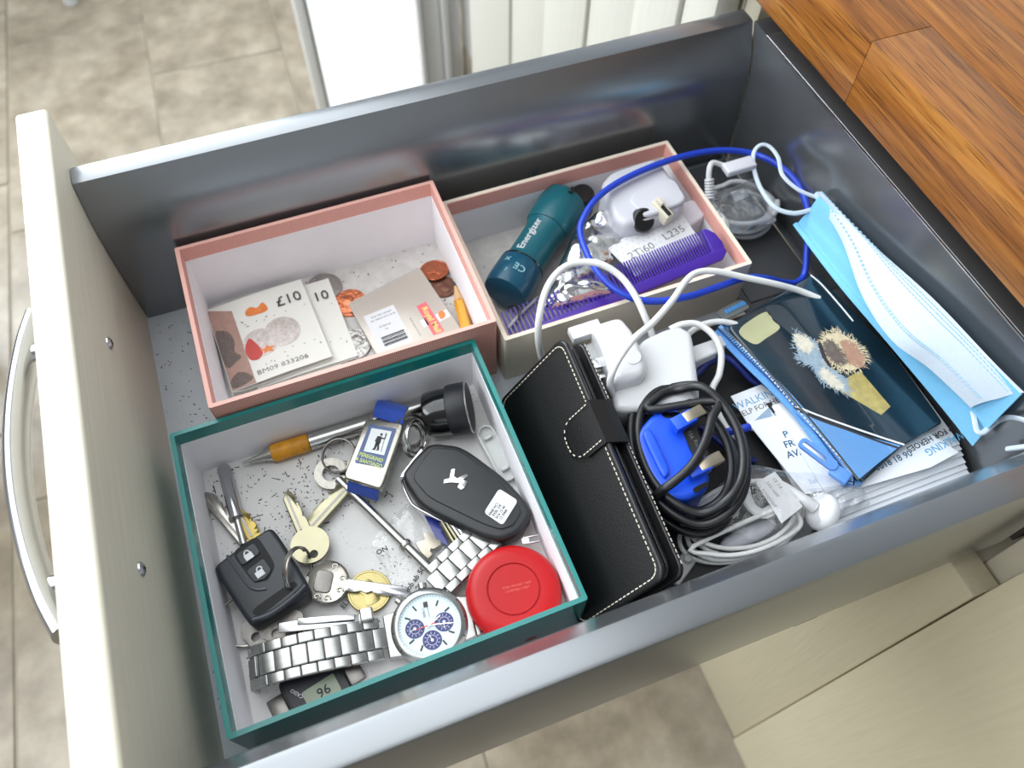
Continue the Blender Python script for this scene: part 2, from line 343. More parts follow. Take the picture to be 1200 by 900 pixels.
M_pale = mat('pale_grey_wood', s2l(196, 188, 176), .5)
for dx, dy in ((0, 0), (-330, 0), (0, 330), (-330, 330)):
    obj('leg', lathe([(0, 0), (19, 0), (21, 8), (24, 230), (20, 410), (0, 410)], 16, M=Matrix.Translation((dx, dy, 0))), M_pale, tb)
obj('seat', bx(400, 400, 28, (-165, 165, 425), 10), M_pale, tb)
# ---------------------------------------------------------------- the drawer
dr = thing('drawer', 'open kitchen drawer with cream oak front and silver grey metal sides', 'drawer')
obj('front_panel', bx(17.5, 411, 172, (-8.75, 0, 46), 2.2, 3), M_cream, dr)
PR = [(181, 0), (181, 106.5), (180, 108.6), (178, 109), (168.5, 109), (166.6, 108.4), (166, 107), (164.2, 103), (161.6, 97), (158.2, 89), (155.8, 81.5), (154.4, 74), (153.4, 64), (152.4, 40), (151.6, 22), (150.5, 3), (150.5, 0)]
for sgn in (1, -1):
    b = bmesh.new(); A_ = [b.verts.new((.5, sgn*y, z)) for y, z in PR]; B_ = [b.verts.new((440, sgn*y, z)) for y, z in PR]
    n = len(PR)
    for i in range(n): b.faces.new((A_[i], A_[(i+1) % n], B_[(i+1) % n], B_[i]))
    b.faces.new(A_); b.faces.new(B_[::-1])
    obj('side_rail', b, M_metal, dr, sharp=30)
obj('back_panel', bx(14, 302, 109, (447.6, 0, 54.5), 1.2, 3), M_metal, dr)
for sgn in (1, -1):   # flared corner of the back panel that follows the side profile
    b = bmesh.new(); Q = [(150.2, 0), (150.2, 3)] + [(y-.4, z) for y, z in PR[6:-2]][::-1] + [(165.6, 109), (150.2, 109)]
    A_ = [b.verts.new((440.8, sgn*y, z)) for y, z in Q]; B_ = [b.verts.new((454, sgn*y, z)) for y, z in Q]; n = len(Q)
    for i in range(n): b.faces.new((A_[i], A_[(i+1) % n], B_[(i+1) % n], B_[i]))
    b.faces.new(A_); b.faces.new(B_[::-1]); obj('back_corner', b, M_metal, dr)
obj('back_edge_highlight', bx(1.2, 300, 1.4, (439.9, 0, 108.6), .5, 2), mat('edge_highlight_metal', (.9, .9, .9), .12, 1.), dr, label='added highlight strip along the top edge of the drawer back')  # edge highlight put in as a strip of brighter metal
obj('base', bx(441, 303, 12, (220, 0, -6), .5), M_base, dr)
obj('clip_tab', bx(16, 4, 22, (318, -177, -10), .8), mat('dark_zinc', (.2, .2, .2), .4, .9), dr)
# handle on the outside of the front
hp = []
for k in range(13):
    t = k/12; y = 107 - 186*t; hp.append((-38 - 16*math.sin(math.pi*t)**.8, y, 74))
gr_ = tube(hp, 5.4, 16, 3, flat=1.9); obj('handle', gr_, M_chrome, dr, sharp=50)
hdl = dr.children[-1]
for y in (84, -54):
    obj('post', lathe([(0, 0), (7.5, 0), (7.2, 3), (5.4, 10), (5.2, 22), (6.6, 28), (0, 28)], 20, M=along((-17, y, 74), (-60, y, 74))), M_chrome, hdl)
for y in (68.2, -64.1):
    sc = obj('screw', lathe([(0, 0), (3.6, 0), (3.4, .8), (2.2, 1.6), (0, 1.9)], 20), mat('zinc', (.55, .57, .6), .3, 1.), dr, (0, y, 84), (0, 90, 0))
    for a in (0, 90): obj('slot', bx(3.2, .7, .3, (0, 0, 1.85)), M_black, sc, rot=(0, 0, a+20))
# ---------------------------------------------------------------- worktop of staves
M_oak = wood('oiled_oak', s2l(98, 54, 16), s2l(150, 92, 34), s2l(188, 130, 62), 'Y')
wt = thing('worktop', 'brown oiled oak block worktop above the open drawer', 'worktop', (700, 0, 131))
bounds = [430, 468, 507, 546, 585, 624, 663, 702]
ends = [(54, 900, -520), (-190, 330, 760), (210, -330, 640), (60, -420, 560), (-90, 480), (160, -260), (0, 400)]
for i, (x0, x1) in enumerate(zip(bounds, bounds[1:])):
    es = sorted([-760] + list(ends[i]) + [900]); es = [e for k, e in enumerate(es) if k == 0 or e - es[k-1] > 60]
    for y0, y1 in zip(es, es[1:]):
        obj('stave', bx(x1-x0-.12, y1-y0-.15, 40.5, (0, 0, 0), .55, 2), M_oak, wt, ((x0+x1)/2-700, (y0+y1)/2, 20.4))
# ---------------------------------------------------------------- base cabinets under the worktop
def cab(name, label, y0, y1):
    t = thing(name, label, 'cabinet', (460, (y0+y1)/2, FZ)); return t
c1 = cab('base_cabinet', 'cream base cabinet that the open drawer slides out of', -200, 200)
def cp(name, t, x0, x1, y0, y1, z0, z1, m, bev=.8):
    return obj(name, bx(x1-x0, y1-y0, z1-z0, ((x0+x1)/2-460, (y0+y1)/2-t.location.y/S, (z0+z1)/2-FZ), bev), m, t)
cp('side_panel', c1, 457, 1000, -200, -183, FZ+110, 128, M_creamplain); cp('side_panel', c1, 457, 1000, 183, 200, FZ+110, 128, M_creamplain)
cp('back', c1, 990, 1000, -183, 183, FZ+110, 128, M_dark); cp('shelf', c1, 457, 990, -182.5, 182.5, -70, -52, M_creamplain)
cp('door', c1, 434, 454, -199.4, 198, -646, -45, M_creamdoor, 1.6); cp('plinth', c1, 500, 516, -200, 200, FZ, -650, M_creamplain)
for sgn in (1, -1): cp('runner', c1, 458, 900, sgn*176-5, sgn*176+5, -16, 12, M_dark)
c2 = cab('base_cabinet', 'neighbouring cream base cabinet at the lower right with its tall door shut', -800, -203)
cp('side_panel', c2, 457, 1000, -219, -202, FZ+110, 128, M_creamplain)
cp('door', c2, 431, 453, -800, -200.6, -646, 128, M_creamdoor, 1.6); cp('plinth', c2, 500, 516, -800, -203, FZ, -650, M_creamplain)
c3 = cab('base_cabinet', 'cream base cabinet on the far side of the open drawer', 203, 764)
cp('side_panel', c3, 457, 1000, 202, 219, FZ+110, 128, M_creamplain); 
M_cream3 = painted_grain('pale_painted_door', s2l(190, 188, 178), 'Z', .2, .5)
for k, (y0, y1) in enumerate(((202, 243), (245, 312), (314, 398), (400, 500), (502, 605), (607, 764))): cp('door_board', c3, 434 - 3*(k % 2), 454, y0, y1, -646, 128, M_cream3, 2.5)
cp('plinth', c3, 500, 516, 203, 764, FZ, -650, M_creamplain)
# ---------------------------------------------------------------- three cardboard boxes
M_pinkweave = weave('pink_woven_paper', s2l(206, 128, 116), s2l(240, 192, 180))
M_lining = mat('white_box_card', s2l(243, 241, 245), .7, var=.03)
M_boxfloor = mat('dusty_box_card', s2l(218, 216, 214), .75, var=.08, scale=40, specks=.62, speck_scale=700)
M_boxfloor2 = mat('mottled_box_card', s2l(204, 200, 196), .75, var=.14, scale=160, specks=.35, speck_scale=300, speck_col=(.25,.21,.17))
M_teal = mat('teal_gloss_paper', s2l(8, 122, 118), .3, var=.06, coat=.3)
M_creampaper = mat('cream_paper', s2l(226, 214, 196), .65)
def gift_box(label, c, a, w_, d_, h_, shell, lining, floor_m, band=11, innerband=None):
    t = thing('gift_box', label, 'box', (c[0], c[1], 0), (0, 0, a))
    o_ = rrect(w_, d_, 1.2, 3); i_ = rrect(w_-5, d_-5, .6, 3)
    obj('shell', holed(o_, i_, .3, h_), shell, t, sharp=60)
    il = rrect(w_-5.1, d_-5.1, .6, 3); i2 = rrect(w_-5.9, d_-5.9, .6, 3)
    obj('lining', holed(il, i2, 1.5, h_-band), lining, t, sharp=60)
    if innerband: obj('rim_band', holed(il, i2, h_-band+.1, h_-.3), innerband, t, sharp=60)
    obj('base', prism(rrect(w_-5.2, d_-5.2, .6, 3), .35, 1.6), floor_m, t)
    return t
gift_box('pink woven gift box holding banknotes, coins and a stamp book', (121.7, 88.6), .25, 168, 122, 57.8, M_pinkweave, M_lining, M_boxfloor2, 11)
gift_box('teal green gift box holding keys, a watch and a red tape measure', (102.9, -56.9), .6, 178.5, 167, 47.5, M_teal, M_lining, M_boxfloor, 10)
gift_box('pink and cream gift box lid holding a torch, comb and charger', (292.7, 82), .5, 169, 120, 45, M_creampaper, M_lining, M_boxfloor2, 12, M_pinkweave)
# ================================================================ pink box: money, stamps, pencil
M_ink = mat('print_dark', s2l(44, 42, 46), .6); M_inkgrey = mat('print_grey', s2l(120, 116, 116), .6); M_whitep = mat('white_paper', s2l(222, 223, 226), .6, var=.02)
M_note = mat('banknote_polymer', s2l(230, 228, 220), .42, var=.03, scale=30)
M_notebrown = mat('banknote_brown', s2l(176, 140, 126), .5, var=.12, scale=300); M_engrave = mat('engraving', s2l(112, 98, 92), .6, var=.35, scale=700)
M_orange = mat('copper_foil_orange', s2l(232, 128, 60), .4, var=.2, scale=500); M_red = mat('print_red', s2l(196, 66, 56), .5, var=.1)
M_clearwin = mat('window_foil', s2l(198, 188, 182), .25, .15, var=.3, scale=420)
def note(name, label, quad_c, rz, tilt, w_, h_, th, full):
    t = thing(name, label, 'banknote', quad_c, (tilt[0], tilt[1], rz), 'folded banknotes in the pink box')
    top = lambda u, v: ((u-.5)*w_, (v-.5)*h_, 1.1*math.sin(math.pi*u)**2*.6 - .5*(v-.5)**2)
    obj('upper_fold', sheet(top, 16, 6, .18), M_note, t)
    def low(u, v): return ((u-.5)*w_*(.97) - .3, (v-.5)*h_ - .6, -th + .3*math.sin(7*u) + th*.9*max(0, 1-u*9))
    obj('lower_fold', sheet(low, 24, 6, .18), M_note, t)
    def prt(nm, pts, m, z=.0):
        # printed area that follows the curve of the note
        b = prism([(x, y) for x, y in pts], 0, .06)
        bmesh.ops.triangulate(b, faces=b.faces)
        bmesh.ops.subdivide_edges(b, edges=[e for e in b.edges if e.calc_length() > 9], cuts=3)
        for v in b.verts: v.co.z += top(v.co.x/w_+.5, v.co.y/h_+.5)[2] + .16 + z
        return obj(nm, b, m, t)
    if full:
        prt('brown_strip', [(-w_/2+.4, -h_/2+.4), (-w_/2+15.5, -h_/2+.4), (-w_/2+15.5, h_/2-8), (-w_/2+.4, h_/2-1)], M_notebrown)
        prt('engraved_head', smooth_poly([(-w_/2+1, 12), (-w_/2+5, 14), (-w_/2+9.5, 10), (-w_/2+11, 2), (-w_/2+9, -6), (-w_/2+12, -11), (-w_/2+8, -14), (-w_/2+1, -15)], 3), M_engrave, .05)
        prt('engraved_scroll', smooth_poly([(-w_/2+1, -27), (-w_/2+7, -22), (-w_/2+13, -26), (-w_/2+14, -31), (-w_/2+2, -33)], 3), M_engrave, .05)
        prt('foil_emblem', smooth_poly([(-9, 22), (-5, 24.5), (-1, 22), (3, 25), (5, 21.5), (4, 17), (-8, 17.5)], 3), M_orange, .05)
        prt('window', circ(11.5, 26, (9, -3)), M_clearwin, .05); prt('window', circ(11, 26, (-6.5, -6)), M_clearwin, .06)
        prt('red_leaf', smooth_poly([(-17, -8), (-15, -3), (-12, 0), (-9, -6), (-7, -14), (-11, -18), (-16, -16)], 3), M_red, .11)
        prt('foil_star', [(6*(.45 if k % 2 else .9)*math.cos(k*.628+.3)-3.5, 4*(.45 if k % 2 else .9)*math.sin(k*.628+.3)-13) for k in range(10)], M_orange, .13)
        text('£10', 11.5, M_ink, t, (20, 20.5, 1.0), 0, ext=.03, name='lettering')
        text('BM09 833206', 4.8, M_inkgrey, t, (2, -28, .62), 0, ext=.03, sx=1.25)
    else: text('10', 11, M_ink, t, (24, 20.5, 1.0), 0, ext=.03)
    b = None; rr = random.Random(3)
    for k in range(46):
        x, y = rr.uniform(-w_/2+18, w_/2-3), rr.choice((rr.uniform(-24, -17), rr.uniform(8, 16), rr.uniform(10, 27)))
        if abs(y-20) < 7 and x > -11: continue
        b = prism(circ(.42, 6, (x, y)), 0, .05, bm=b)
    for v in b.verts: v.co.z += top(v.co.x/w_+.5, v.co.y/h_+.5)[2] + .17
    obj('printed_dots', b, M_inkgrey, t, kind='stuff')
    return t
note('banknote', 'ten pound note folded on top, showing a red leaf and oval window', (74.3,103.5,9.5), 4.0, (0, 0), 65, 69, 3.2, True)
note('banknote', 'second folded ten pound note peeping out to the right beneath another', (90.5,102.2,5.2), 2.3, (0, 0), 66, 69, 1.6, False)
note('banknote', 'lowest folded note with only its lower edge showing', (76.5,100.1,3.2), 2.1, (0, 0), 70, 68, .7, False)
M_copper = mat('copper_coin', s2l(196, 118, 86), .26, 1., var=.2, scale=300, bump=.9, bscale=420)
M_silver = mat('cupronickel', s2l(168, 164, 160), .28, 1., var=.15, scale=300, bump=.8, bscale=420)
M_brown = mat('dark_copper', s2l(120, 84, 70), .45, .8, var=.2, scale=400); M_gold = mat('brass', s2l(162, 150, 104), .28, 1., var=.08, bump=.15)
def coin(name, label, c, r, th, m, rot=(0, 0, 0), device=True, group='coins in the pink box'):
    t = thing(name, label, 'coin', c, rot, group)
    obj('disc', lathe([(0, 0), (r-.3, 0), (r, .3), (r, th-.3), (r-.3, th), (r*.9, th), (r*.88, th-.22), (0, th-.22)], 40), m, t)
    if device:
        b = smooth_poly([(r*x, r*y) for x, y in ((-.3, -.62), (.25, -.6), (.32, -.25), (.12, -.12), (.34, .05), (.3, .4), (.05, .62), (-.3, .55), (-.42, .2), (-.3, -.1), (-.42, -.4))], 3)
        obj('relief', prism(b, th-.22, th+.1, .12, 1), m, t)
        bb = None
        for k in range(22):
            a = 2*math.pi*k/22 + .2
            if .25 < (k/22) % .5 < .29: continue
            bb = bx(.55, 1.2, .25, (0, 0, 0), bm=bb) if False else join(bb, xf(bx(.5, 1.2, .22), Matrix.Rotation(a, 4, 'Z') @ Matrix.Translation((0, r*.78, th-.15))))
        obj('legend', bb, m, t, kind='stuff')
    return t
coin('coin', 'bright copper penny lying flat between the banknotes and the stamp book', (131.2,113.9,1.7), 11.2, 1.6, M_copper, (3, -2, 20))
coin('coin', 'copper penny in the far right corner of the pink box', (193.0,120.4,2.6), 10.3, 1.6, M_copper, (-6, 8, 60))
coin('coin', 'silver coin half covered by the folded banknotes', (117.5,133.0,1.7), 12.2, 1.8, M_silver, (0, 0, 10))
coin('coin', 'pale silver coin close to the near wall of the pink box', (123.5,80.2,1.7), 12.5, 1.8, M_silver, (0, 0, 120))
coin('coin', 'dull brown coin beside the pencil point', (194.8,105.3,1.7), 9.0, 1.5, M_brown, (0, 0, 200))
# stamp book: silver card folder
M_stamp = mat('silver_card', s2l(196, 188, 178), .34, .35, var=.04, scale=20)
Q = [(130.1,110.8,7), (183.4,124.2,7), (195.0,57.9,7), (138.9,50.4,7)]
cs = centroid(Q); ang = 14.1
t = thing('stamp_book', 'silver folded book of stamps with barcode and red logo panel', 'stamp book', (cs[0], cs[1], 5.2))
obj('cover', prism(rel(Q, cs), 1.4, 1.8, .1, 1), M_stamp, t); obj('back_cover', prism(rel([(130.6,109.1,6), (183.4,122.6,6), (195.3,57.1,6), (139.6,49.4,6)], cs), -.2, .3), M_stamp, t)
obj('spine_fold', tube([(Q[0][0]-cs[0], Q[0][1]-cs[1], .8), (Q[3][0]-cs[0], Q[3][1]-cs[1], .8)], .9, 8, 1, smooth=False), M_stamp, t)
def dec(name, pts, z, m, parent, c, th=.08): return obj(name, prism(rel(pts, c), z, z+th), m, parent)
dec('barcode_label', [(136.2,96.5,7), (157.6,99.1,7), (161.5,66.7,7), (139.8,65.4,7)], 1.8, M_whitep, t, cs)
b = None
for k in range(9):
    f = k/8; x0, y0 = 447+9*f*1.0, 402.5-0
    p0 = [447.0+1.1*k*.95, 396+1.15*k]; p1 = [474+.95*k*.98, 386.5+1.2*k]
bars = [((142.5,75.4,7), (158.4,76.8,7)), ((142.6,74.1,7), (158.5,75.5,7)), ((142.7,72.4,7), (158.7,73.9,7)), ((142.8,71.3,7), (158.8,72.7,7)), ((142.9,69.7,7), (159.0,71.1,7)), ((143.1,68.6,7), (159.1,70.0,7))]
for i, (p0, p1) in enumerate(bars):
    d = Vector((p1[0]-p0[0], p1[1]-p0[1])); n_ = Vector((-d.y, d.x)).normalized()*(.33 if i % 2 else .55)
    b = prism(rel([(p0[0]-n_.x, p0[1]-n_.y), (p1[0]-n_.x, p1[1]-n_.y), (p1[0]+n_.x, p1[1]+n_.y), (p0[0]+n_.x, p0[1]+n_.y)], cs), 1.88, 1.94, bm=b)
obj('barcode', b, M_ink, t, kind='stuff')
aa = 7.0
for q, s_ in (((148.0,94.4,7), 'first class stamps'), ((148.4,91.6,7), 'for letters and cards'), ((147.6,84.9,7), '12 stamps'), ((147.9,81.8,7), '1st')):
    text(s_, 2.1, M_ink, t, (q[0]-cs[0], q[1]-cs[1], 1.9), aa, ext=.02)
dec('logo_panel', [(171.7,92.4,7), (178.8,94.0,7), (183.2,66.6,7), (175.3,65.9,7)], 1.8, mat('logo_pink_red', s2l(226, 104, 112), .45), t, cs)
q = (177.8,78.5,7); text('Royal Mail', 5.6, mat('print_yellow', s2l(250, 214, 120), .5), t, (q[0]-cs[0], q[1]-cs[1], 1.92), -81.7, ext=.02, bold=.12)
dec('stamp_panel', [(181.4,81.3,7), (189.8,83.1,7), (190.7,76.8,7), (182.3,75.0,7)], 1.8, M_whitep, t, cs)
dec('small_crest', smooth_poly([(184.2,82.5,7), (186.8,83.1,7), (188.0,79.6,7), (186.6,77.2,7), (184.0,76.6,7), (183.3,79.9,7)], 3), 1.9, M_orange, t, cs)
dec('small_label', [(170.3,80.2,7), (174.1,81.0,7), (175.3,75.4,7), (171.3,73.9,7)], 1.8, M_whitep, t, cs)
q = (166.3,76.5,7); text('please recycle this book', 1.7, M_inkgrey, t, (q[0]-cs[0], q[1]-cs[1], 1.84), -82.3, ext=.02)
# pencil stub
pc0, pc1 = (201.9,102.9,8), (198.0,68.5,7); pc2 = (196.7,57.6,6.5)
t = thing('pencil', 'yellow pencil stub with a sharpened point by the right wall', 'pencil', pc0)
V0 = Vector(pc0); D1 = (Vector(pc2)-V0).normalized(); mt_ = along((0, 0, 0), D1)
obj('barrel', lathe([(0, 17), (3.7, 17), (3.8, 19), (3.8, 62), (0, 62)], 6, M=mt_), mat('yellow_lacquer', s2l(226, 158, 40), .3, coat=.4), t, sharp=20)
obj('sharpened_wood', lathe([(.9, 4), (3.75, 17.3)], 20, M=mt_), mat('bare_wood', s2l(208, 168, 122), .6), t)
obj('lead', lathe([(0, 0), (.45, .6), (.95, 4.2)], 12, M=mt_), mat('graphite', (.05, .05, .055), .4), t)

# ================================================================ green box
M_brass = mat('nickel_brass_key', s2l(148, 143, 120), .26, 1., var=.06, bump=.12); M_nick = mat('nickel_key', s2l(164, 160, 152), .24, 1., var=.05, bump=.12)
M_oldbrass = mat('old_brass_key', s2l(150, 132, 76), .3, 1., var=.1, bump=.2); M_darkst = mat('tarnished_steel', s2l(128, 124, 120), .35, 1., var=.12, bump=.2)
def key(label, c, rz, L_, w_, bow, m, rot=(0, 0), teeth=6, seed=1, th=2.0, group=None, kindbow='round', hole=None, groove=True):
    t = thing('key', label, 'key', c, (rot[0], rot[1], rz), group)
    if kindbow == 'round': o_, i_ = circ(bow, 32), circ(hole or 2.4, 32, ((-bow+4.6) if not hole else 0, 0))
    elif kindbow == 'square': o_, i_ = rrect(bow*2, bow*1.9, bow*.45, 7), circ(hole or 2.6, 32, (-bow+5, 0))
    else: o_, i_ = circ(bow, 32), circ(hole or bow*.55, 32)
    obj('bow', holed(o_, i_, 0, th+.4), m, t)
    bl = blade_pts(bow-1.5, L_, w_, teeth, seed)
    bd = obj('blade', prism(bl, .2, th+.2, .25, 1), m, t)
    if groove:
        obj('groove', bx(L_-bow-3, w_*.16, .3, ((L_+bow)/2-2, w_*.16, th+.25)), M_darkst, bd)
    return t
# ballpoint pen
p0, p1 = Vector((39.9,17.2,7)), Vector((134.2,16.9,7))
t = thing('ballpoint_pen', 'silver ballpoint pen with amber rubber grip along the far wall', 'pen', p0)
mp_ = along((0, 0, 0), p1-p0); Lp = 118
obj('tip', lathe([(0, 0), (.6, .2), (.9, 3), (2.6, 12), (4.2, 17.5), (4.3, 18)], 24, M=mp_), M_steel, t)
obj('grip', lathe([(4.3, 18), (5.3, 18.6), (5.6, 22), (5.4, 30), (5.6, 38), (5.2, 40.5), (4.6, 41)], 24, M=mp_), mat('amber_rubber', s2l(206, 140, 24), .5, var=.3, scale=120, specks=.6), t)
obj('barrel', lathe([(4.6, 41), (5.1, 41.5), (5.1, Lp-6), (4.2, Lp), (0, Lp)], 24, M=mp_), M_steel, t)
# black bottle stopper / cap
c0 = (163.6,2.0,15); t = thing('bottle_stopper', 'glossy black round stopper in the far right corner of the green box', 'stopper', (c0[0], c0[1], 1.7))
ms = Matrix.Translation((2, 0, 16.6)) @ Matrix.Rotation(math.radians(-14), 4, 'Z') @ Matrix.Rotation(math.radians(80), 4, 'Y')
M_glossblack = mat('gloss_black', s2l(14, 14, 16), .12, coat=.4)
obj('band', lathe([(14.4, 0), (15.6, .6), (15.9, 3), (15.9, 11), (15.2, 12.6), (12, 13.4), (0, 13.4)], 40, M=ms), mat('navy_black_rubber', s2l(26, 27, 33), .5), t)
obj('shell', lathe([(14.3, 1), (14.2, -6), (13.6, -13), (12.9, -14.2), (12.1, -13.4), (11.6, -6), (9, -1), (0, 0)], 40, M=ms), M_glossblack, t)
for k in range(6):
    obj('rib', xf(bx(1.0, 3.4, 9, (0, 0, 0), .3), ms @ Matrix.Rotation(k*math.pi/3, 4, 'Z') @ Matrix.Translation((0, 9.0, -6))), M_glossblack, t)
obj('inner_post', lathe([(0, -9), (3, -9), (4, -7), (4.4, 0)], 20, M=ms), M_glossblack, t)
obj('metal_ring', tube(ring_pts(15.7, M=ms @ Matrix.Translation((0, 0, 12.6)), turns=1, pitch=0)[:-1], .5, 8, 1, closed=True, smooth=False), M_steel, t)
# small milky clip
c0 = (185.5,-28.5,5); rz = -82.3
t = thing('plastic_cover', 'small milky white plastic cover beside the right wall of the green box', 'cover', (c0[0], c0[1], 3.6), (14, 8, rz))
M_milk = mat('milky_plastic', s2l(226, 228, 226), .25, trans=.35, var=.02)
o_ = rrect(38, 11, 5.4, 6); i_ = rrect(35.6, 8.6, 4.2, 6)
obj('rim', holed(o_, i_, 0, 4.5), M_milk, t); obj('tray', prism(rrect(36, 9, 4.4, 6), 1.2, 2), M_milk, t)
for x in (-11, 11): obj('clip', bx(2.5, 5, 3.6, (x, 0, 3.6), .6), M_milk, t)
# peregrino key fob : steel frame, enamel plate, blue strap
F = [(117.5,13.0,22), (137.7,1.2,22), (113.4,-34.8,22), (94.9,-20.0,22)]; cf = centroid(F)
t = thing('key_fob', 'steel framed pilgrim key fob on a blue woven strap', 'key fob', (cf[0], cf[1], 1.7))
b = None
fr_o = round_poly(rel(F, cf), .1, 4); win = rel([(118.2,7.9,22), (132.5,-0.5,22), (118.2,-22.4,22), (103.4,-13.4,22)], cf)
obj('frame', prism(fr_o, 12.5, 20, 1.0, 3, bottom=True), M_nick, t)
obj('plate', prism(round_poly(win, .06), 19.9, 20.25), mat('blue_enamel', s2l(22, 66, 122), .25, coat=.3), t)
obj('white_panel', prism(rel([(118.7,4.9,22), (129.1,-1.4,22), (120.6,-14.9,22), (110.2,-8.1,22)], cf), 20.25, 20.35), mat('white_enamel', s2l(226, 230, 232), .3), t)
ax = -38.6
fig = None
def W(px): return rel(px, cf)
for s_ in ([(122.8,-0.3,22), (123.8,-1.0,22), (123.1,-2.3,22), (122.0,-1.6,22)],
           [(120.5,-1.5,22), (122.7,-2.7,22), (120.8,-6.7,22), (119.8,-6.6,22), (118.2,-5.3,22), (119.5,-3.5,22), (118.6,-4.7,22), (118.0,-4.2,22)],
           [(118.4,-4.9,22), (119.7,-6.2,22), (116.6,-9.9,22), (114.8,-8.9,22), (116.3,-8.3,22)],
           [(119.2,-5.6,22), (120.2,-6.5,22), (118.7,-10.8,22), (117.0,-10.4,22), (118.0,-9.4,22)],
           [(121.9,-2.9,22), (123.9,-4.2,22), (125.7,-1.6,22), (126.1,-2.0,22), (124.1,-5.2,22), (121.6,-3.9,22)]):
    fig = prism(W(s_), 20.35, 20.45, bm=fig)
fig = tube([Vector((*W([(125.8,-1.3,22)])[0], 20.45)), Vector((*W([(119.6,-12.1,22)])[0], 20.45))], .16, 6, 1, bm=fig, smooth=False)
obj('pilgrim_figure', fig, M_ink, t, kind='stuff')
M_lime = mat('print_lime', s2l(206, 216, 110), .5)
for s_, q in (('PEREGRINO', (113.2,-13.6,22)), ('A SANTIAGO', (111.1,-16.4,22))):
    text(s_, 3.3, M_lime, t, (q[0]-cf[0], q[1]-cf[1], 20.3), ax, ext=.03, bold=.08, sx=.84)
M_strap = mat('blue_woven_strap', s2l(34, 72, 170), .75, var=.25, scale=900, bump=.6, bscale=1400, sheen=.2)
def strap(q0, q1, w_, z0, z1, bulge):
    a, c_ = Vector(q0), Vector(q1); d = (c_-a); wv = Vector((math.cos(math.radians(ax)), math.sin(math.radians(ax)), 0))
    return sheet(lambda u, v: Vector((a.x+d.x*u-cf[0], a.y+d.y*u-cf[1], z0+(z1-z0)*u + bulge*math.sin(math.pi*u))) + wv*(v-.5)*w_, 12, 8, 1.5)
obj('strap', strap((129.0,8.1,20), (136.6,21.5,16), 19, 17, 13, 4), M_strap, t); obj('strap', strap((105.9,-25.8,22), (101.7,-29.5,14), 19, 17.5, 8, 2.5), M_strap, t)
# rings
def ring(label, c, R_, rot=(0, 0, 0), m=None, r=.75, group='split key rings in the green box', turns=1.9, ell=1.):
    mm = Euler([math.radians(a) for a in rot]).to_matrix().to_4x4()
    t = obj('key_ring', tube(ring_pts(R_, M=mm, n=24, turns=turns, pitch=r*1.9), r, 8, 1, smooth=False), m or M_steel, None, c)
    return tag(t, label, 'key ring', group)
ring('dark split ring passing through the round washer key by the pen', (95.4,1.5,8), 10.2, (12, -14, 0), M_darkst, .7)
t = thing('washer_tag', 'flat steel washer tag hanging on the dark split ring', 'tag', (87.9,-6.5,3.4), (5, 8, 0))
obj('disc', holed(circ(10, 36), circ(5.2, 36), 0, 1.8), M_nick, t)
ring('first of three split rings bunched at the corner of the winged key fob', (141.5,-7.1,17), 9.5, (62, 30, 40), M_steel, .7); ring('middle of three split rings bunched at the blue strap', (139.4,-8.3,15), 9.5, (66, 10, 52), M_steel, .7)
ring('lowest of three split rings under the stopper and blue strap', (139.7,0.7,12), 10, (50, -12, 20), M_darkst, .7)
# big black car key fob with sticker
PK = [(148.5,-14.4,20), (165.2,-23.0,20), (181.1,-49.3,20), (188.0,-68.2,20), (188.6,-77.2,20), (178.8,-85.4,20), (167.4,-86.4,20), (157.7,-80.2,20), (131.2,-51.5,20), (126.0,-28.9,20), (136.6,-20.7,20)]
cp_ = centroid(PK); t = thing('car_key_fob', 'long black car key fob with silver animal badge and white sticker', 'car key', (cp_[0], cp_[1], 6))
pr_ = round_poly(rel(PK, cp_), .3, 5)
M_fob = mat('fob_black_plastic', s2l(30, 31, 33), .42, var=.04, bump=.05, bscale=1500)
obj('body', prism(pr_, 0, 13.6, 3.2, 4, bottom=True), M_fob, t, sharp=50)
inner = [(148.7,-18.6,20), (162.7,-25.6,20), (177.6,-50.3,20), (182.9,-68.0,20), (183.0,-74.6,20), (176.1,-80.7,20), (168.5,-80.5,20), (160.4,-73.8,20), (136.8,-48.1,20), (131.8,-33.3,20), (139.1,-26.2,20)]
obj('panel', prism(round_poly(rel(inner, cp_), .25, 4), 13.4, 14.4, .8, 3), M_fob, t)
obj('panel_groove', holed([Vector(p)*1.0 for p in round_poly(rel(inner, cp_), .25, 4)], [Vector(p)*.975 for p in round_poly(rel(inner, cp_), .25, 4)], 13.3, 13.72), M_glossblack, t)
obj('chrome_catch', prism(rel([(142.5,-15.1,20), (143.9,-17.4,20), (128.6,-30.4,20), (125.4,-29.2,20), (127.2,-26.4,20)], cp_), 2.5, 11.5, .8, 2, bottom=True), M_chrome, t, label='chrome release catch')
obj('chrome_trim', tube([(*rel([q], cp_)[0], 5.6) for q in ((125.9,-28.3,13), (126.6,-41.1,13), (131.3,-50.7,13), (158.2,-79.7,13))], .8, 8, 4), M_chrome, t, label='thin chrome trim line')
lion = rel([(154.5,-36.4,20), (156.5,-36.7,20), (154.4,-41.0,20), (155.8,-43.0,20), (161.6,-42.1,20), (162.4,-43.9,20), (158.6,-44.8,20), (160.6,-47.0,20), (158.2,-49.9,20), (155.4,-50.4,20), (154.3,-48.2,20), (156.1,-46.2,20), (151.3,-44.0,20), (147.5,-43.2,20), (148.5,-41.1,20), (151.6,-41.4,20), (153.0,-38.9,20)], cp_)
obj('badge', prism(lion, 14.4, 14.95, .2, 1), M_chrome, t, label='silver animal badge')
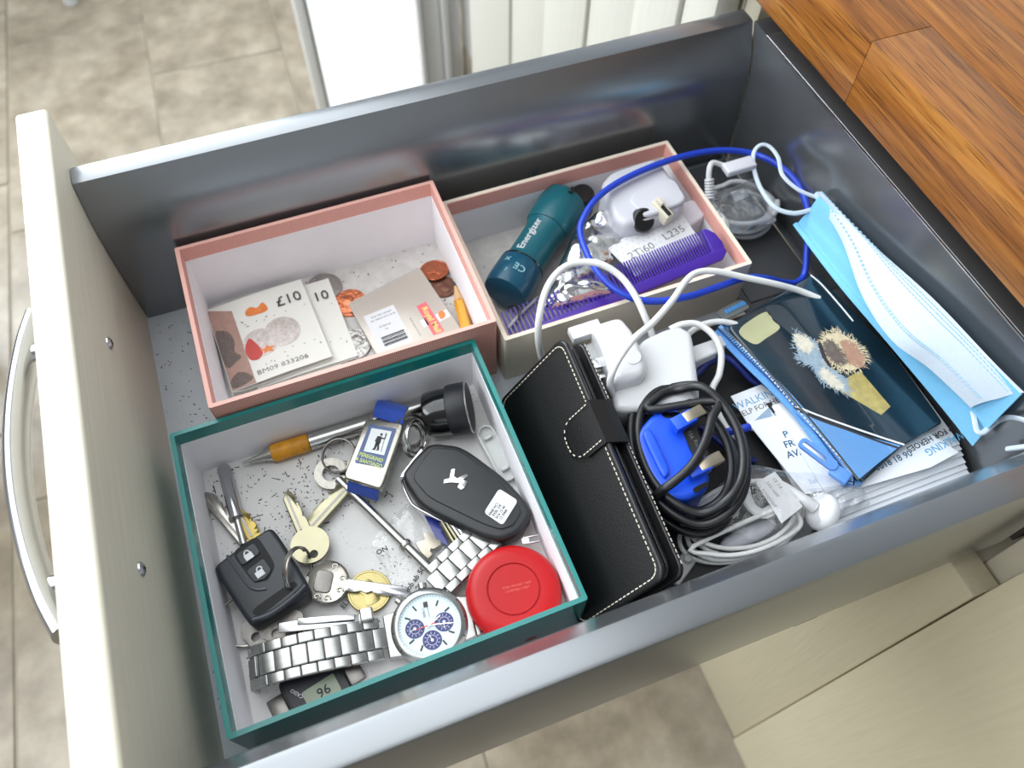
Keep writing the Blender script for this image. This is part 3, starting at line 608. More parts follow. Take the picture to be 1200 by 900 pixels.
stk = rel([(176.1,-57.1,20), (183.5,-67.7,20), (170.3,-78.5,20), (163.1,-67.8,20)], cp_)
obj('sticker', prism(round_poly(stk, .15, 4), 14.4, 14.56), M_whitep, t, label='white printed sticker')
sa = 36.5
for s_, q in (('0068 HC1', (168.9,-67.7,20)), ('EXEL OE', (170.4,-69.1,20)), ('SC6 12 40', (171.9,-70.8,20)), ('12 0408', (172.9,-72.8,20))): text(s_, 2.1, M_ink, t, (q[0]-cp_[0], q[1]-cp_[1], 14.58), sa, ext=.02, bold=.07)
M_recess = mat('dark_recess', s2l(16, 17, 19), .7)
# two button key fob
FB = [(17.1,-44.8,20), (47.5,-33.9,20), (51.4,-35.9,20), (62.7,-75.3,20), (59.1,-78.8,20), (31.6,-85.2,20), (27.7,-82.8,20), (16.4,-48.6,20)]
cb_ = centroid(FB); t = thing('car_key_fob', 'square black car key fob with two padlock buttons', 'car key', (cb_[0], cb_[1], 7))
obj('body', prism(round_poly(rel(FB, cb_), .35, 4), 0, 12.8, 2.6, 4, bottom=True), mat('fob_blue_black', s2l(36, 40, 46), .4, var=.04), t, sharp=50)
obj('ring_slot', prism(round_poly(rel([(30.2,-76.7,20), (55.1,-68.5,20), (57.0,-72.2,20), (33.6,-81.8,20)], cb_), .3), 12.7, 12.95), M_recess, t)
obj('loop_bar', tube([(*rel([q], cb_)[0], 12.4) for q in ((30.5,-82.0,20), (40.3,-81.9,20), (53.6,-77.2,20), (60.4,-73.4,20))], 1.9, 10, 4), mat('fob_bar', s2l(44, 48, 54), .35), t)
obj('button_recess', prism(round_poly(rel([(26.8,-41.8,20), (41.8,-36.5,20), (47.9,-56.8,20), (42.3,-63.7,20), (34.8,-62.4,20)], cb_), .25), 12.7, 13.0), M_recess, t)
obj('side_ridge', tube([(*rel([q], cb_)[0], 12.9) for q in ((24.4,-42.5,20), (31.3,-61.6,20), (35.3,-66.5,20), (40.5,-68.0,20))], .8, 8, 4), mat('fob_ridge', s2l(70, 76, 82), .35), t)
M_btn = mat('button_rubber', s2l(52, 56, 60), .5)
for nm, q_, icon, opened in (('lock_button', [(28.7,-44.1,20), (39.6,-40.4,20), (41.9,-47.5,20), (31.0,-51.5,20)], (35.2,-46.5,20), 0), ('unlock_button', [(32.1,-55.0,20), (42.6,-50.8,20), (45.6,-59.0,20), (41.1,-62.8,20), (35.2,-62.6,20)], (38.9,-58.0,20), 1)):
    bt = obj(nm, prism(round_poly(rel(q_, cb_), .2), 13.0, 13.9, .5, 2), M_btn, t)
    ia = math.radians(18.5); ic = rel([icon], cb_)[0]
    mi = Matrix.Translation((ic[0], ic[1], 13.95)) @ Matrix.Rotation(ia, 4, 'Z')
    b = bx(4.6, 3.6, .2, (0, -1, 0)); b = tube([(math.cos(a)*1.5 + (.9 if opened else 0), .8+math.sin(a)*2.0, 0) for a in [math.pi*k/8 for k in range(9)]], .42, 6, 1, smooth=False, bm=b)
    obj('padlock_symbol', xf(b, mi), M_whitep, bt); 
# keys under and around that fob
key('silver toothed key, upper of the pair reaching out beyond the square fob', (36.6,-39.7,4.5), 113.9, 50, 8, 9, M_nick, seed=3, teeth=7)
key('small brass key poking out between the tubular key and the square fob', (40.1,-38.1,5.5), 103.9, 27, 8.5, 8, M_oldbrass, seed=5, teeth=5)
p0, p1 = Vector((30.8,-15.7,7)), Vector((29.0,19.6,4.5))
t = thing('tubular_key', 'bright chrome tubular key standing out beyond the square fob', 'key', (p0.x, p0.y, 4.8))
mm_ = along((0, 0, 1.5), Vector((p1.x-p0.x, p1.y-p0.y, .3))); LL = math.hypot(p1.x-p0.x, p1.y-p0.y)
obj('barrel', lathe([(0, 0), (3.9, 0), (3.9, LL-1), (3.4, LL), (2.6, LL), (2.6, LL-6), (0, LL-6)], 24, M=mm_), M_chrome, t)
obj('shank', lathe([(2.2, -18), (2.2, 0), (0, 0)], 16, M=mm_), M_steel, t); obj('collar', lathe([(0, -1), (4.6, -1), (4.6, .8), (0, .8)], 24, M=mm_), M_chrome, t)
key('brass round headed key with its blade pointing at the pen', (66.7,-47.9,8), 97.6, 37, 8, 10.8, M_brass, seed=11, teeth=6, groove=True)
key('long brass key running from the pilgrim fob to the round headed key', (106.6,-10.6,6), -146.6, 55, 9.5, 9, M_brass, seed=13, teeth=7)
ring('split ring tying the round headed key to the square fob', (58.5,-62.7,17), 12, (70, 10, 58), M_nick, .8)
# ornate headed key
c0 = (70.5,-71.4,7); t = thing('key', 'silver key with ornate scrolled round head pointing at the watch', 'key', c0, (4, 6, -26.5))
obj('bow', lathe([(0, 0), (11.2, 0), (12, .6), (12, 1.8), (11.2, 2.3), (10.6, 1.9), (0, 1.9)], 36), M_nick, t)
obj('shield', prism(rrect(9.5, 12, 2.5, 5, (-2.2, 0)), 1.9, 2.5, .4, 2), M_darkst, t)
for sx_, sy_ in ((7.6, 3), (7.2, -3.6), (1.5, -8.6), (-4, -8.8), (2, 8.6)):
    sp = [(sx_+(2.1-.26*k)*math.cos(k*.75), sy_+(2.1-.26*k)*math.sin(k*.75), 2.2) for k in range(8)]
    obj('scroll', tube(sp, .45, 6, 2), M_nick, t)
obj('blade', prism(blade_pts(10.5, 46, 6.5, 5, 21), .4, 2.3, .2, 1), M_chrome, t)
t = coin('brass_token', 'yellow brass disc under the ornate headed key', (90.3,-82.8,2.2), 12, 2.2, M_gold, (0, 4, 10), True, None); t['category'] = 'token'
# bottom left bunch
ring('large split ring in the lower left corner of the green box', (23.9,-75.6,6), 13.5, (14, 8, 0), M_nick, .85)
key('tarnished square headed key on the large split ring', (33.3,-84.0,4.5), 25.7, 30, 8, 11, M_darkst, seed=31, kindbow='square')
key('second tarnished key fanned out over the square headed one', (42.3,-85.6,7), 45.6, 28, 8, 10, M_darkst, seed=33, kindbow='square', rot=(0, -4))
key('little yellow brass key above the watch bracelet', (50.0,-92.3,5), -175.0, 18, 6, 7, M_oldbrass, seed=35, rot=(3, 0))
ring('tiny split ring above the watch bracelet', (57.0,-93.4,8.5), 5.2, (20, 30, 0), M_nick, .55)
# long mortice key rod
p0, p1 = Vector((96.5,-23.5,6.5)), Vector((126.3,-86.2,9)); t = thing('mortice_key', 'long straight steel mortice key lying across the middle of the green box', 'key', p0)
d = p1-p0; LL = d.length; mm_ = along((0, 0, 0), d)
obj('shank', lathe([(0, -12), (2.6, -12), (2.6, LL-.6), (2.1, LL), (0, LL)], 20, M=mm_), M_steel, t); obj('collar', lathe([(0, LL*.655), (3.5, LL*.655), (3.9, LL*.665), (3.9, LL*.69), (3.5, LL*.70), (0, LL*.70)], 20, M=mm_), M_steel, t)
bit = [(122.4,-66.6,8), (127.8,-67.0,8), (128.4,-63.4,8), (131.2,-62.8,8), (133.1,-67.8,8), (135.8,-70.5,8), (135.5,-73.0,8), (130.7,-73.9,8), (129.5,-72.9,8), (128.4,-74.7,8), (129.3,-76.6,8), (126.3,-78.1,8), (123.8,-73.5,8), (122.9,-69.9,8)]
obj('bit', prism([(q[0]-p0.x, q[1]-p0.y) for q in bit], .2, 2.4, .2, 1), mat('old_nickel', s2l(178, 170, 156), .4, .9, var=.1), t)
# printed clear bag
M_film = film('clear_bag', (.97, .97, .97), .10, .08, .8, 140, .06); M_film2 = film('clear_bag_thick', (.95, .95, .96), .16, .1, .9, 110, .16)
def crumple(px, name, label, z, amp, m, seed=1, n=22, dome=0., cat='bag'):
    # px: quad corners a,b,c,d in world mm
    a, b_, c_, d_ = [Vector(q[:2]) for q in px]; rr = random.Random(seed); ph = [(rr.uniform(.5, 5), rr.uniform(.5, 5), rr.uniform(0, 6), rr.uniform(.4, 1)) for k in range(9)]
    ctr = (a+b_+c_+d_)/4
    def fn(u, v):
        p = (a*(1-u)+b_*u)*(1-v) + (d_*(1-u)+c_*u)*v
        h = sum(w_*abs(math.sin(f1*u*2.2+f2*v*2.2+p_)) for f1, f2, p_, w_ in ph)/9
        e = min(u, 1-u, v, 1-v)
        j = Vector((math.sin(17*u+5*v), math.cos(13*v+4*u)))*.8*(1 if e < .02 else 0)
        return (p.x-ctr.x+j.x, p.y-ctr.y+j.y, h*amp*min(1, e*5+.25) + dome*math.sin(math.pi*u)**.7*math.sin(math.pi*v)**.7)
    t = thing(name, label, cat, (ctr.x, ctr.y, z)); obj('film', sheet(fn, n, n, 0), m, t, sharp=25); return t, ctr
t, cc = crumple([(97.0,-57.7,4), (126.3,-37.4,4), (143.7,-89.9,4), (105.9,-92.2,4)], 'printed_bag', 'crumpled clear plastic bag with black printing around the mortice key', 3, 5, M_film, 4)
obj('blue_panel', prism(rel([(132.0,-51.7,7), (138.9,-57.6,7), (139.4,-74.6,7), (134.3,-68.5,7)], cc), 3, 3.3), mat('bag_blue', s2l(30, 44, 130), .25, coat=.4), t)
for s_, q, a_, z in (('ob ab 50', (116.5,-85.8,8), 37.0, 3.8), ('ON', (103.5,-64.8,8), 9.7, 6), ('ELL', (76.7,-85.1,5), 32.7, 1.5)):
    text(s_, 4.2, M_ink, t, (q[0]-cc.x, q[1]-cc.y, z), a_, ext=.03, bold=.1)
# bundle of thin steel strips
p0 = (139.2,-62.5,12); rz = -78.4
for k in range(5):
    q = [(139.3,-62.4,13), (141.7,-64.2,12.5), (144.1,-66.0,12), (146.5,-67.8,11.5), (148.3,-69.9,11)][k]
    t = tag(obj('steel_strip', bx(25, 2.6, .8, (12, 0, 0), .2), M_brass if k < 2 else M_steel, None, q, (35, 6, rz+2*k)), ['outermost', 'second', 'middle', 'fourth', 'innermost'][k] + ' thin steel strip fanned beneath the long black car fob', 'strip', 'fan of thin steel strips')
# ---------------------------------------------------------------- wrist watch
M_brush = mat('brushed_steel', (.37, .37, .36), .24, 1., var=.08, scale=500, stretch=(1, .05, 1)); M_dial = mat('pale_blue_dial', s2l(206, 226, 232), .3, var=.01, coat=.5)
M_navy = mat('navy_subdial', s2l(24, 34, 110), .4)
wc = (115.8,-115.1,16); wr = 173.4 - 90
t = thing('wrist_watch', 'steel chronograph watch with pale blue dial and three navy subdials', 'watch', (wc[0], wc[1], 6), (0, 0, wr))
obj('case', lathe([(0, 0), (17, 0), (20, 2), (20.8, 5), (20.2, 7.6), (19, 8.6), (16.8, 9.4), (16.4, 9.4)], 56), M_brush, t)
for sy in (1, -1):
    lug = [(-12.5, sy*14), (-11.4, sy*23.5), (11.4, sy*23.5), (12.5, sy*14)]
    obj('lug', prism(lug, 1.2, 7.2, 1.2, 3), M_brush, t)
obj('bezel', lathe([(20.2, 7.4), (20.3, 8.4), (18.2, 10.0), (16.6, 10.2), (16.4, 9.2)], 56), M_brush, t)
b = None
for k in range(24):
    if k % 2 == 0: b = join(b, xf(bx(.5, 1.3, .15), Matrix.Rotation(k*math.pi/12, 4, 'Z') @ Matrix.Translation((0, 19.1, 9.35)) @ Matrix.Rotation(math.radians(-38), 4, 'X')))
obj('bezel_marks', b, M_ink, t, kind='stuff')
dl = obj('dial', lathe([(0, 8.5), (16.5, 8.5), (16.5, 9.2)], 56), M_dial, t)
b = None
for k in range(60):
    b = join(b, xf(bx(.18, 1.0, .1), Matrix.Rotation(k*math.pi/30, 4, 'Z') @ Matrix.Translation((0, 15.4, 8.6))))
obj('minute_track', b, M_inkgrey, dl, kind='stuff')
for k in range(12):
    if k in (0, 9, 6, 3): continue
    obj('hour_marker', xf(bx(.9, 3.2, .4, (0, 0, 0), .1), Matrix.Rotation(-k*math.pi/6, 4, 'Z') @ Matrix.Translation((0, 12.2, 8.7))), M_ink, dl)
for sx_, sy_, ha in ((0, 7.8, 20), (-7.8, 0, -70), (0, -7.8, 80)):
    sd = obj('subdial', lathe([(0, 8.5), (4.7, 8.5), (4.8, 8.72), (5.0, 8.72), (5.1, 8.5)], 32), M_navy, t, (sx_, sy_, .05))
    b = None
    for k in range(12): b = join(b, xf(bx(.22, 1.1, .05), Matrix.Rotation(k*math.pi/6, 4, 'Z') @ Matrix.Translation((0, 3.7, 8.62))))
    b = join(b, xf(bx(.4, 4, .1, (0, 1.2, 0)), Matrix.Translation((0, 0, 8.75)) @ Matrix.Rotation(math.radians(ha), 4, 'Z'))); b = prism(circ(.8, 12), 8.6, 8.9, bm=b)
    b = join(b, xf(holed(circ(2.7, 24), circ(2.5, 24), 8.55, 8.6), Matrix()))
    obj('subdial_marks', b, M_whitep, sd, kind='stuff')
obj('date_window', bx(3, 2.4, .3, (11.3, 0, 8.6)), M_ink, dl); text('SEIKO', 2.0, M_ink, dl, (7.2, 1.6, 8.6), 0, ext=.02); text('CHRONOGRAPH', .9, M_ink, dl, (7.4, -.8, 8.6), 0, ext=.02)
def hand(nm, L_, w_, ang_, z, m, tail=2.5): return obj(nm, xf(prism([(-w_/2, -tail), (w_/2, -tail), (w_/2*.6, L_), (-w_/2*.6, L_)], z, z+.15), Matrix.Rotation(math.radians(ang_), 4, 'Z')), m, t)
hand('hour_hand', 7.5, 1.0, -150, 9.0, M_chrome); hand('minute_hand', 13, .8, 172, 9.25, M_chrome); hand('chronograph_hand', 7, .6, 8, 9.5, mat('red_hand', s2l(206, 36, 40), .4), 3)
obj('hand_pin', prism(circ(.9, 14), 8.9, 9.8), M_chrome, t)
obj('crystal', lathe([(0, 10.15), (16.5, 10.15)], 48), film('watch_glass', (1, 1, 1), .03, .02, 0.), t)
for a, r_, L_ in ((90, 2.6, 4), (52, 1.9, 3.6), (128, 1.9, 3.6)):
    obj('crown' if a == 90 else 'pusher', lathe([(0, 0), (r_*.6, 0), (r_*.6, 1.2), (r_, 1.3), (r_, L_), (0, L_)], 18, M=Matrix.Rotation(math.radians(a-90), 4, 'Z') @ along((20, 0, 4.5), (30, 0, 4.5))), M_steel, t)
def link_row(tp, n_rows, path, w_, parent, m, start=0):
    # path(s) -> (point, tilt) in local frame, links along it
    for k in range(n_rows):
        for nm, xo, ww, so in (('centre_link', 0, w_*.48, 0), ('side_link', -w_*.375, w_*.25, .5), ('side_link', w_*.375, w_*.25, .5)):
            p, tg = path((k+so)); q = Vector(tg).to_track_quat('Y', 'Z').to_matrix().to_4x4()
            obj(nm, xf(bx(ww, tp*1.0, 3.0, (0, 0, 0), .7, 3), Matrix.Translation((p[0]+xo, p[1], p[2])) @ q), m, parent)
def left_path(s):
    y = 26 + s*8.2
    if y < 86: return (Vector((0, y, 5.0 + 7.5*math.sin((y-22)/66*math.pi*.7))), Vector((0, 1, .25*math.cos((y-22)/66*math.pi*.7))))
    a = (y-86)/6.; return (Vector((0, 86+6.0*math.sin(a), 5.0+6.0*math.cos(a))), Vector((0, math.cos(a), -math.sin(a))))
link_row(8.4, 9, left_path, 22, t, M_brush)
obj('clasp_plate', xf(bx(5.5, 44, 1.1, (0, 0, 0), .4), Matrix.Translation((14.6, 55, 8.6)) @ Matrix.Rotation(math.radians(-7), 4, 'Z') @ Matrix.Rotation(math.radians(3), 4, 'X')), M_chrome, t)
obj('clasp_plate', xf(bx(3.2, 30, 1.0, (0, 0, 0), .4), Matrix.Translation((15.6, 52, 10.2)) @ Matrix.Rotation(math.radians(-9), 4, 'Z')), M_chrome, t)
obj('clasp_hinge', bx(7, 7, 5, (13, 31, 9.5), 1.0, 3), M_steel, t)
# other half of the bracelet, curling under the tape measure and the black fob
e0 = Vector((122.9,-95.5,10)) - Vector((wc[0], wc[1], 0)); e1 = Vector((161.0,-77.4,10)) - Vector((wc[0], wc[1], 0))
Mr = Matrix.Rotation(-math.radians(wr), 4, 'Z'); e0 = Mr @ e0; e1 = Mr @ e1; dd = (e1-e0).normalized()
mm_ = Matrix.Translation((e0.x, e0.y, 5)) @ Vector((dd.x, dd.y, 0)).to_track_quat('Y', 'Z').to_matrix().to_4x4()
for k in range(6):
    for nm, xo, ww, so in (('centre_link', 0, 11, 0), ('side_link', -7.6, 5, .5), ('side_link', 7.6, 5, .5)):
        y = 5 + (k+so)*8.2; obj(nm, xf(bx(ww, 8.2, 3.0, (xo, y, 1.5*math.sin(y/45*3.1)), .7, 3), mm_), M_brush, t)
obj('end_link', prism([(-10, -26), (10, -26), (11, -22), (-11, -22)], 0, 5, .8, 2), M_brush, t)
# digital watch under the bracelet
c0 = (51.4,-123.4,5); t = thing('digital_watch', 'small black digital watch face peeping out under the steel bracelet', 'watch', (c0[0], c0[1], 1.8), (0, 0, -1.1+14))
obj('case', prism(round_poly([(-16, -11), (-13, -15), (13, -15), (16, -11), (16, 11), (13, 15), (-13, 15), (-16, 11)], .3), 0, 5.6, 1.0, 2), M_navy if False else M_black, t)
obj('face', prism(rrect(27, 24, 3, 4), 5.5, 5.9), mat('dark_blue_face', s2l(22, 25, 36), .45), t); obj('display', prism(rrect(18, 10, 1, 3, (2, -3)), 5.9, 6.05), mat('lcd', s2l(128, 140, 116), .25), t)
text('96', 7, M_ink, t, (3, -3, 6.07), 180, ext=.02, bold=.1); text('CASIO', 2.6, M_whitep, t, (-9, 3, 5.95), 120, ext=.02)
for sx_ in (-1, 1): obj('strap_end', bx(9, 17, 3, (sx_*20, 0, 2), .8), M_darkst, t)
# ---------------------------------------------------------------- red tape measure
c0 = (163.4,-114.2,21); t = thing('tape_measure', 'round red plastic tape measure by the near wall of the green box', 'tape measure', (c0[0], c0[1], 4.5))
M_redp = mat('red_plastic', s2l(172, 6, 14), .42, spec=.35, var=.05, scale=40, bump=.04, bscale=2000)
obj('case', lathe([(0, 0), (22, 0), (25.4, 2.5), (25.9, 8), (25.4, 12.6), (23, 15.6), (19, 16.6), (14.3, 16.6)], 64), M_redp, t)
obj('button', lathe([(14.2, 16.5), (14.0, 16.0), (13.7, 16.0), (13.4, 16.55), (0, 16.75)], 56), M_redp, t)
for k, s_ in enumerate(('STEEL POCKET TAPE', '1.5 METRES 5 FEET')): text(s_, 1.7, mat('worn_gold_print', s2l(214, 96, 84), .5), t, (2.2-.6*k, 1.2-2.2*k, 16.76), -6.8, ext=.02)
tq = (182.8,-90.4,10); 
obj('pull_tab', xf(join(tube([(0, 0, 0), (9, 0, 0), (9, 3.5, 0), (0, 3.5, 0)], .6, 6, 1, closed=True, smooth=False), bx(4, 3, .4, (1, 1.7, 0))), Matrix.Translation((tq[0]-c0[0]-4, tq[1]-c0[1], 9)) @ Matrix.Rotation(math.radians(-9.7), 4, 'Z')), M_chrome, t, label='small steel pull tab')
# crumbs of dirt on the box floor and the drawer floor
def crumbs(name, label, regs, n, m, z):
    b = None; rr = random.Random(9); bmm = bmesh.new()
    for k in range(n):
        x0, x1, y0, y1 = rr.choice(regs); x, y = rr.uniform(x0, x1), rr.uniform(y0, y1); L_ = rr.uniform(.25, 1.0)*(3.2 if rr.random() < .07 else 1); a = rr.uniform(0, 6.3); w_ = rr.uniform(.2, .45)
        d = Vector((math.cos(a), math.sin(a), 0)); n_ = Vector((-d.y, d.x, 0)); c = Vector((x, y, z+.12))
        vs = [bmm.verts.new(c + d*L_*sx_ + n_*w_*sy_ + Vector((0, 0, h))) for sx_, sy_, h in ((-1, -1, -.1), (1, -.6, -.1), (1, .6, -.1), (-1, 1, -.1), (0, 0, .3))]
        for f in ((0, 1, 4), (1, 2, 4), (2, 3, 4), (3, 0, 4), (3, 2, 1, 0)): bmm.faces.new([vs[i] for i in f])
    o = obj(name, bmm, m); o['kind'] = 'stuff'; o['label'] = label; o['category'] = 'dirt'
M_crumb = mat('dark_crumbs', s2l(40, 34, 30), .8)
crumbs('crumbs', 'dark crumbs and bits scattered over the floor of the green box', [(20, 120, -35, 20), (20, 120, -35, 20), (16, 186, -132, 20), (40, 100, -30, 12)], 330, M_crumb, 1.6)
crumbs('crumbs', 'dark crumbs scattered on the drawer floor beside the front panel', [(2, 34, 20, 146), (2, 13, -130, 60)], 130, M_crumb, 0)
crumbs('crumbs', 'specks of dirt on the floor of the pink box', [(60, 200, 90, 146)], 60, M_crumb, 1.6)
# ================================================================ pink and cream lid: torch, charger, comb, foil packs
M_torch = mat('teal_rubber_plastic', s2l(12, 92, 104), .38, var=.05, bump=.05, bscale=1800); M_torch2 = mat('deep_teal_plastic', s2l(14, 78, 104), .3, var=.05)
t0, t1 = Vector((226.4,71.6,20)), Vector((294.8,132.8,22)); LT = (t1-t0).length
t = thing('torch', 'teal plastic torch with a silver wrist clip lying against the left wall', 'torch', t0)
mt_ = along((0, 0, 0), t1-t0)
obj('tail_cap', lathe([(0, 0), (12.5, 0), (15, 1.5), (15.8, 6), (15.8, LT*.27), (15.2, LT*.28), (0, LT*.28)], 40, M=mt_), M_torch2, t)
obj('body', lathe([(0, LT*.28), (14.6, LT*.28), (13.9, LT*.31), (13.3, LT*.36), (13.3, LT*.63), (14.8, LT*.68), (0, LT*.68)], 40, M=mt_), M_torch, t)
obj('head', lathe([(14.9, LT*.685), (16.4, LT*.72), (16.8, LT*.98), (16.2, LT), (13.4, LT), (12.5, LT*.97), (0, LT*.95)], 40, M=mt_), M_torch, t)
obj('seam_ring', lathe([(15.25, LT*.277), (15.6, LT*.28), (15.6, LT*.29), (14.5, LT*.295)], 40, M=mt_), M_glossblack, t)
for k in range(3): obj('head_notch', xf(bx(5, 3, 5, (0, 0, 0), .6), mt_ @ Matrix.Rotation(k*2.1+1.9, 4, 'Z') @ Matrix.Translation((16.2, 0, LT-2))), M_black, t)
def on_torch(s_, size, along_f, ang_deg, rad, m, turn=0):
    # lettering that lies on the torch's upper side
    ax_ = (t1-t0).normalized(); up = Vector((0, 0, 1)); side = ax_.cross(up).normalized(); upn = side.cross(ax_).normalized()
    n_ = (upn*math.cos(math.radians(ang_deg)) + side*math.sin(math.radians(ang_deg))); yv = n_.cross(ax_).normalized()
    pos = ax_*(LT*along_f) + n_*rad
    R3 = Matrix((ax_, yv, n_)).transposed() @ Matrix.Rotation(math.radians(turn), 3, 'Z'); e = R3.to_euler()
    return text(s_, size, m, t, pos, rot=[math.degrees(a) for a in e], ext=.55)
on_torch('Energizer', 7.6, .49, -16, 13.35, M_whitep); on_torch('CE', 7.0, .16, 16, 15.6, mat('pale_teal_print', s2l(150, 196, 204), .5), 90)
on_torch('X', 5.2, .20, -22, 15.6, bpy.data.materials['pale_teal_print'], 0); on_torch('3V', 3, .10, -10, 15.6, bpy.data.materials['pale_teal_print'], 0)
q0, q1 = Vector((217.0,35.8,37)), Vector((240.6,49.6,37))
wire = None
for off in (-1.6, 1.6):
    wire = tube([q0 - t0 + Vector((off*.7, off*.7, 0)), (q0+q1)/2 - t0 + Vector((off*.7, off*.7, 1)), q1 - t0 + Vector((off*.7, off*.7, 0))], .7, 8, 3, bm=wire)
obj('wrist_clip', wire, M_chrome, t, label='silver wire wrist clip'); obj('clip_loop', tube([P2 - t0 for P2 in (Vector((223.4,54.3,30)), Vector((226.8,49.7,36)), Vector((226.1,42.0,39)), Vector((223.1,38.4,37)))], .7, 8, 4), M_black, t)
t = thing('rubber_foot_pad', 'round black rubber knob behind the head of the torch', 'knob', (308.1,131.4,28))
obj('disc', lathe([(0, -18), (8, -18), (8.6, -16), (8.6, -1), (7.4, 1), (0, 1)], 32), M_black, t)
# white charger
CH = [(312.0,115.3,53), (323.4,123.9,53), (356.3,125.8,53), (360.3,120.8,53), (360.4,77.8,53), (313.1,74.4,53), (307.9,84.2,53)]
cc = centroid(CH); t = thing('charger', 'bulky white mains charger at the far end of the pink and cream lid', 'charger', (cc[0], cc[1], 11))
M_greywhite = mat('grey_white_plastic', s2l(196, 196, 204), .35, var=.02)
obj('body', prism(round_poly(rel(CH, cc), .28, 5), 0, 40, 5, 5), M_greywhite, t, sharp=50)
obj('raised_panel', prism(round_poly(rel([(322.4,91.7,53), (328.1,98.6,53), (356.2,103.4,53), (359.7,98.7,53), (359.0,79.9,53), (326.5,75.8,53)], cc), .25, 5), 39.6, 41.8, 1.4, 3), M_greywhite, t, sharp=50)
obj('base_step', prism(round_poly(rel([(351.0,93.0,30), (375.4,94.3,30), (375.8,77.2,30), (355.5,70.7,30)], cc), .2), 0, 24, 2, 3), M_greywhite, t)
# foil packs
M_foil = mat('crinkled_foil', (.8, .8, .8), .18, 1., var=.25, scale=90, bump=.8, bscale=220)
for px, lab, z, seed in (([(239.0,43.1,26), (286.3,97.9,34), (318.8,114.0,44), (319.3,60.5,34)], 'large crinkled silver foil pack beside the torch', 28, 5), ([(243.5,40.8,36), (258.5,56.7,38), (290.0,51.0,38), (291.4,35.3,36)], 'smaller crinkled silver foil pack behind the comb', 31, 8)):
    t, c_ = crumple(px, 'foil_pack', lab, z, 13, M_foil, seed, 34, 6, 'foil pack')
    for k in range(2):
        q = (Vector(px[0])*(1-.28*(k+1)) + Vector(px[2])*.28*(k+1)); obj('pill_bump', lathe([(4.6, 0), (4.2, 1.6), (2.6, 2.5), (0, 2.8)], 18), M_foil, t, (q.x-c_.x+4*(k%2), q.y-c_.y, 7))
q = [(287.6,66.7,40), (300.8,70.3,40), (308.6,42.4,40), (289.1,36.4,40)]; cc = centroid(q)
t = tag(obj('dark_sachet', prism(rel(q, cc), 0, 1.4, .4, 1), mat('charcoal_card', s2l(52, 54, 58), .5), None, (cc[0], cc[1], 35)), 'dark grey sachet between the foil pack and the dotted card', 'sachet')
# connector and black plug near the card
t = thing('connector', 'small beige connector block standing behind the dotted white card', 'connector', (*(339.3,79.6,54)[:2], 45), (0, 10, -73.6))
M_beige = mat('beige_plastic', s2l(208, 202, 182), .45)
obj('block', bx(16, 6.5, 9, (0, 0, 5), 1), M_beige, t); obj('latch', bx(6, 3, 4, (-4, 0, 11), .6), M_beige, t); obj('slot', bx(8, 2.6, 1, (3, 0, 9.6)), M_black, t)
t = thing('jack_plug', 'round black plug tucked under the edge of the dotted white card', 'plug', (*(326.1,80.9,48)[:2], 45), (48, -12, 16))
obj('disc', lathe([(0, 0), (7.4, 0), (8, 1), (8, 5), (7, 6), (0, 6)], 28), M_black, t); obj('cord_stub', rod((6, -3, 3), (14, -6, 3), 2), M_black, t)
# dotted white card
CD = [(299.2,71.8,39), (355.3,88.2,39), (358.6,84.5,39), (359.8,53.4,39), (306.2,43.4,39)]; cc = centroid(CD)
t = thing('label_card', 'white card speckled with pale dots and printed with large characters', 'card', (cc[0], cc[1], 37), (0, 0, 0))
obj('card', prism(rel(CD, cc), 0, 1.2, .2, 1), M_whitep, t)
b = None; a_, b_, c_ = Vector((301.0,70.4,39)), Vector((354.8,85.9,39)), Vector((304.4,55.3,39))
for i in range(13):
    for j in range(5):
        p = a_ + (b_-a_)*(i+.5*(j % 2))/12.6 + (c_-a_)*j/4; b = prism(circ(.62, 8, (p.x-cc[0], p.y-cc[1])), 1.2, 1.26, bm=b)
obj('dots', b, mat('dot_grey', s2l(196, 198, 200), .6), t, kind='stuff')
for s_, q in (('2Ti60', (318.9,61.4,39)), ('L235', (345.9,68.1,39))): text(s_, 8, mat('print_soft_grey', s2l(110, 112, 112), .6), t, (q[0]-cc[0], q[1]-cc[1], 1.25), 10.4, ext=.02, sx=1.1)
# purple comb
LC = 158
M_comb = mat('purple_plastic', s2l(66, 36, 150), .28, var=.03)
t = thing('comb', 'purple plastic comb with fine and coarse teeth along the near wall of the lid', 'comb', (213, 26.5, 27), (14, -4.2, 3.4))
sp = [(-2, 1), (LC*.55, 0), (LC-8, 0), (LC-2, 3), (LC, 10), (LC-1, 20), (LC-5, 24), (LC-10, 23), (LC-13, 8), (LC*.5, 6.5), (-2, 6)]
obj('spine', prism([(-2, 0), (LC*.55, 0), (LC-6, 0), (LC-1, 4), (LC-1, 7.5), (LC*.5, 7), (-2, 6)], 0, 3.2, .8, 2, bottom=True), M_comb, t)
obj('end_guard', prism([(LC-10, 6), (LC-1, 6), (LC-.5, 12), (LC-2, 19), (LC-6, 24), (LC-9, 24)], 0.2, 3.0, .6, 2), M_comb, t)
for k in range(27): obj('tooth', prism([(1+k*3.0, 5), (3.0+k*3.0, 5), (2.5+k*3.0, 23), (1.6+k*3.0, 23)], .7, 2.5), M_comb, t)
for k in range(36): obj('tooth', prism([(82+k*1.86, 5), (83.1+k*1.86, 5), (82.8+k*1.86, 24), (82.3+k*1.86, 24)], .8, 2.4), M_comb, t)
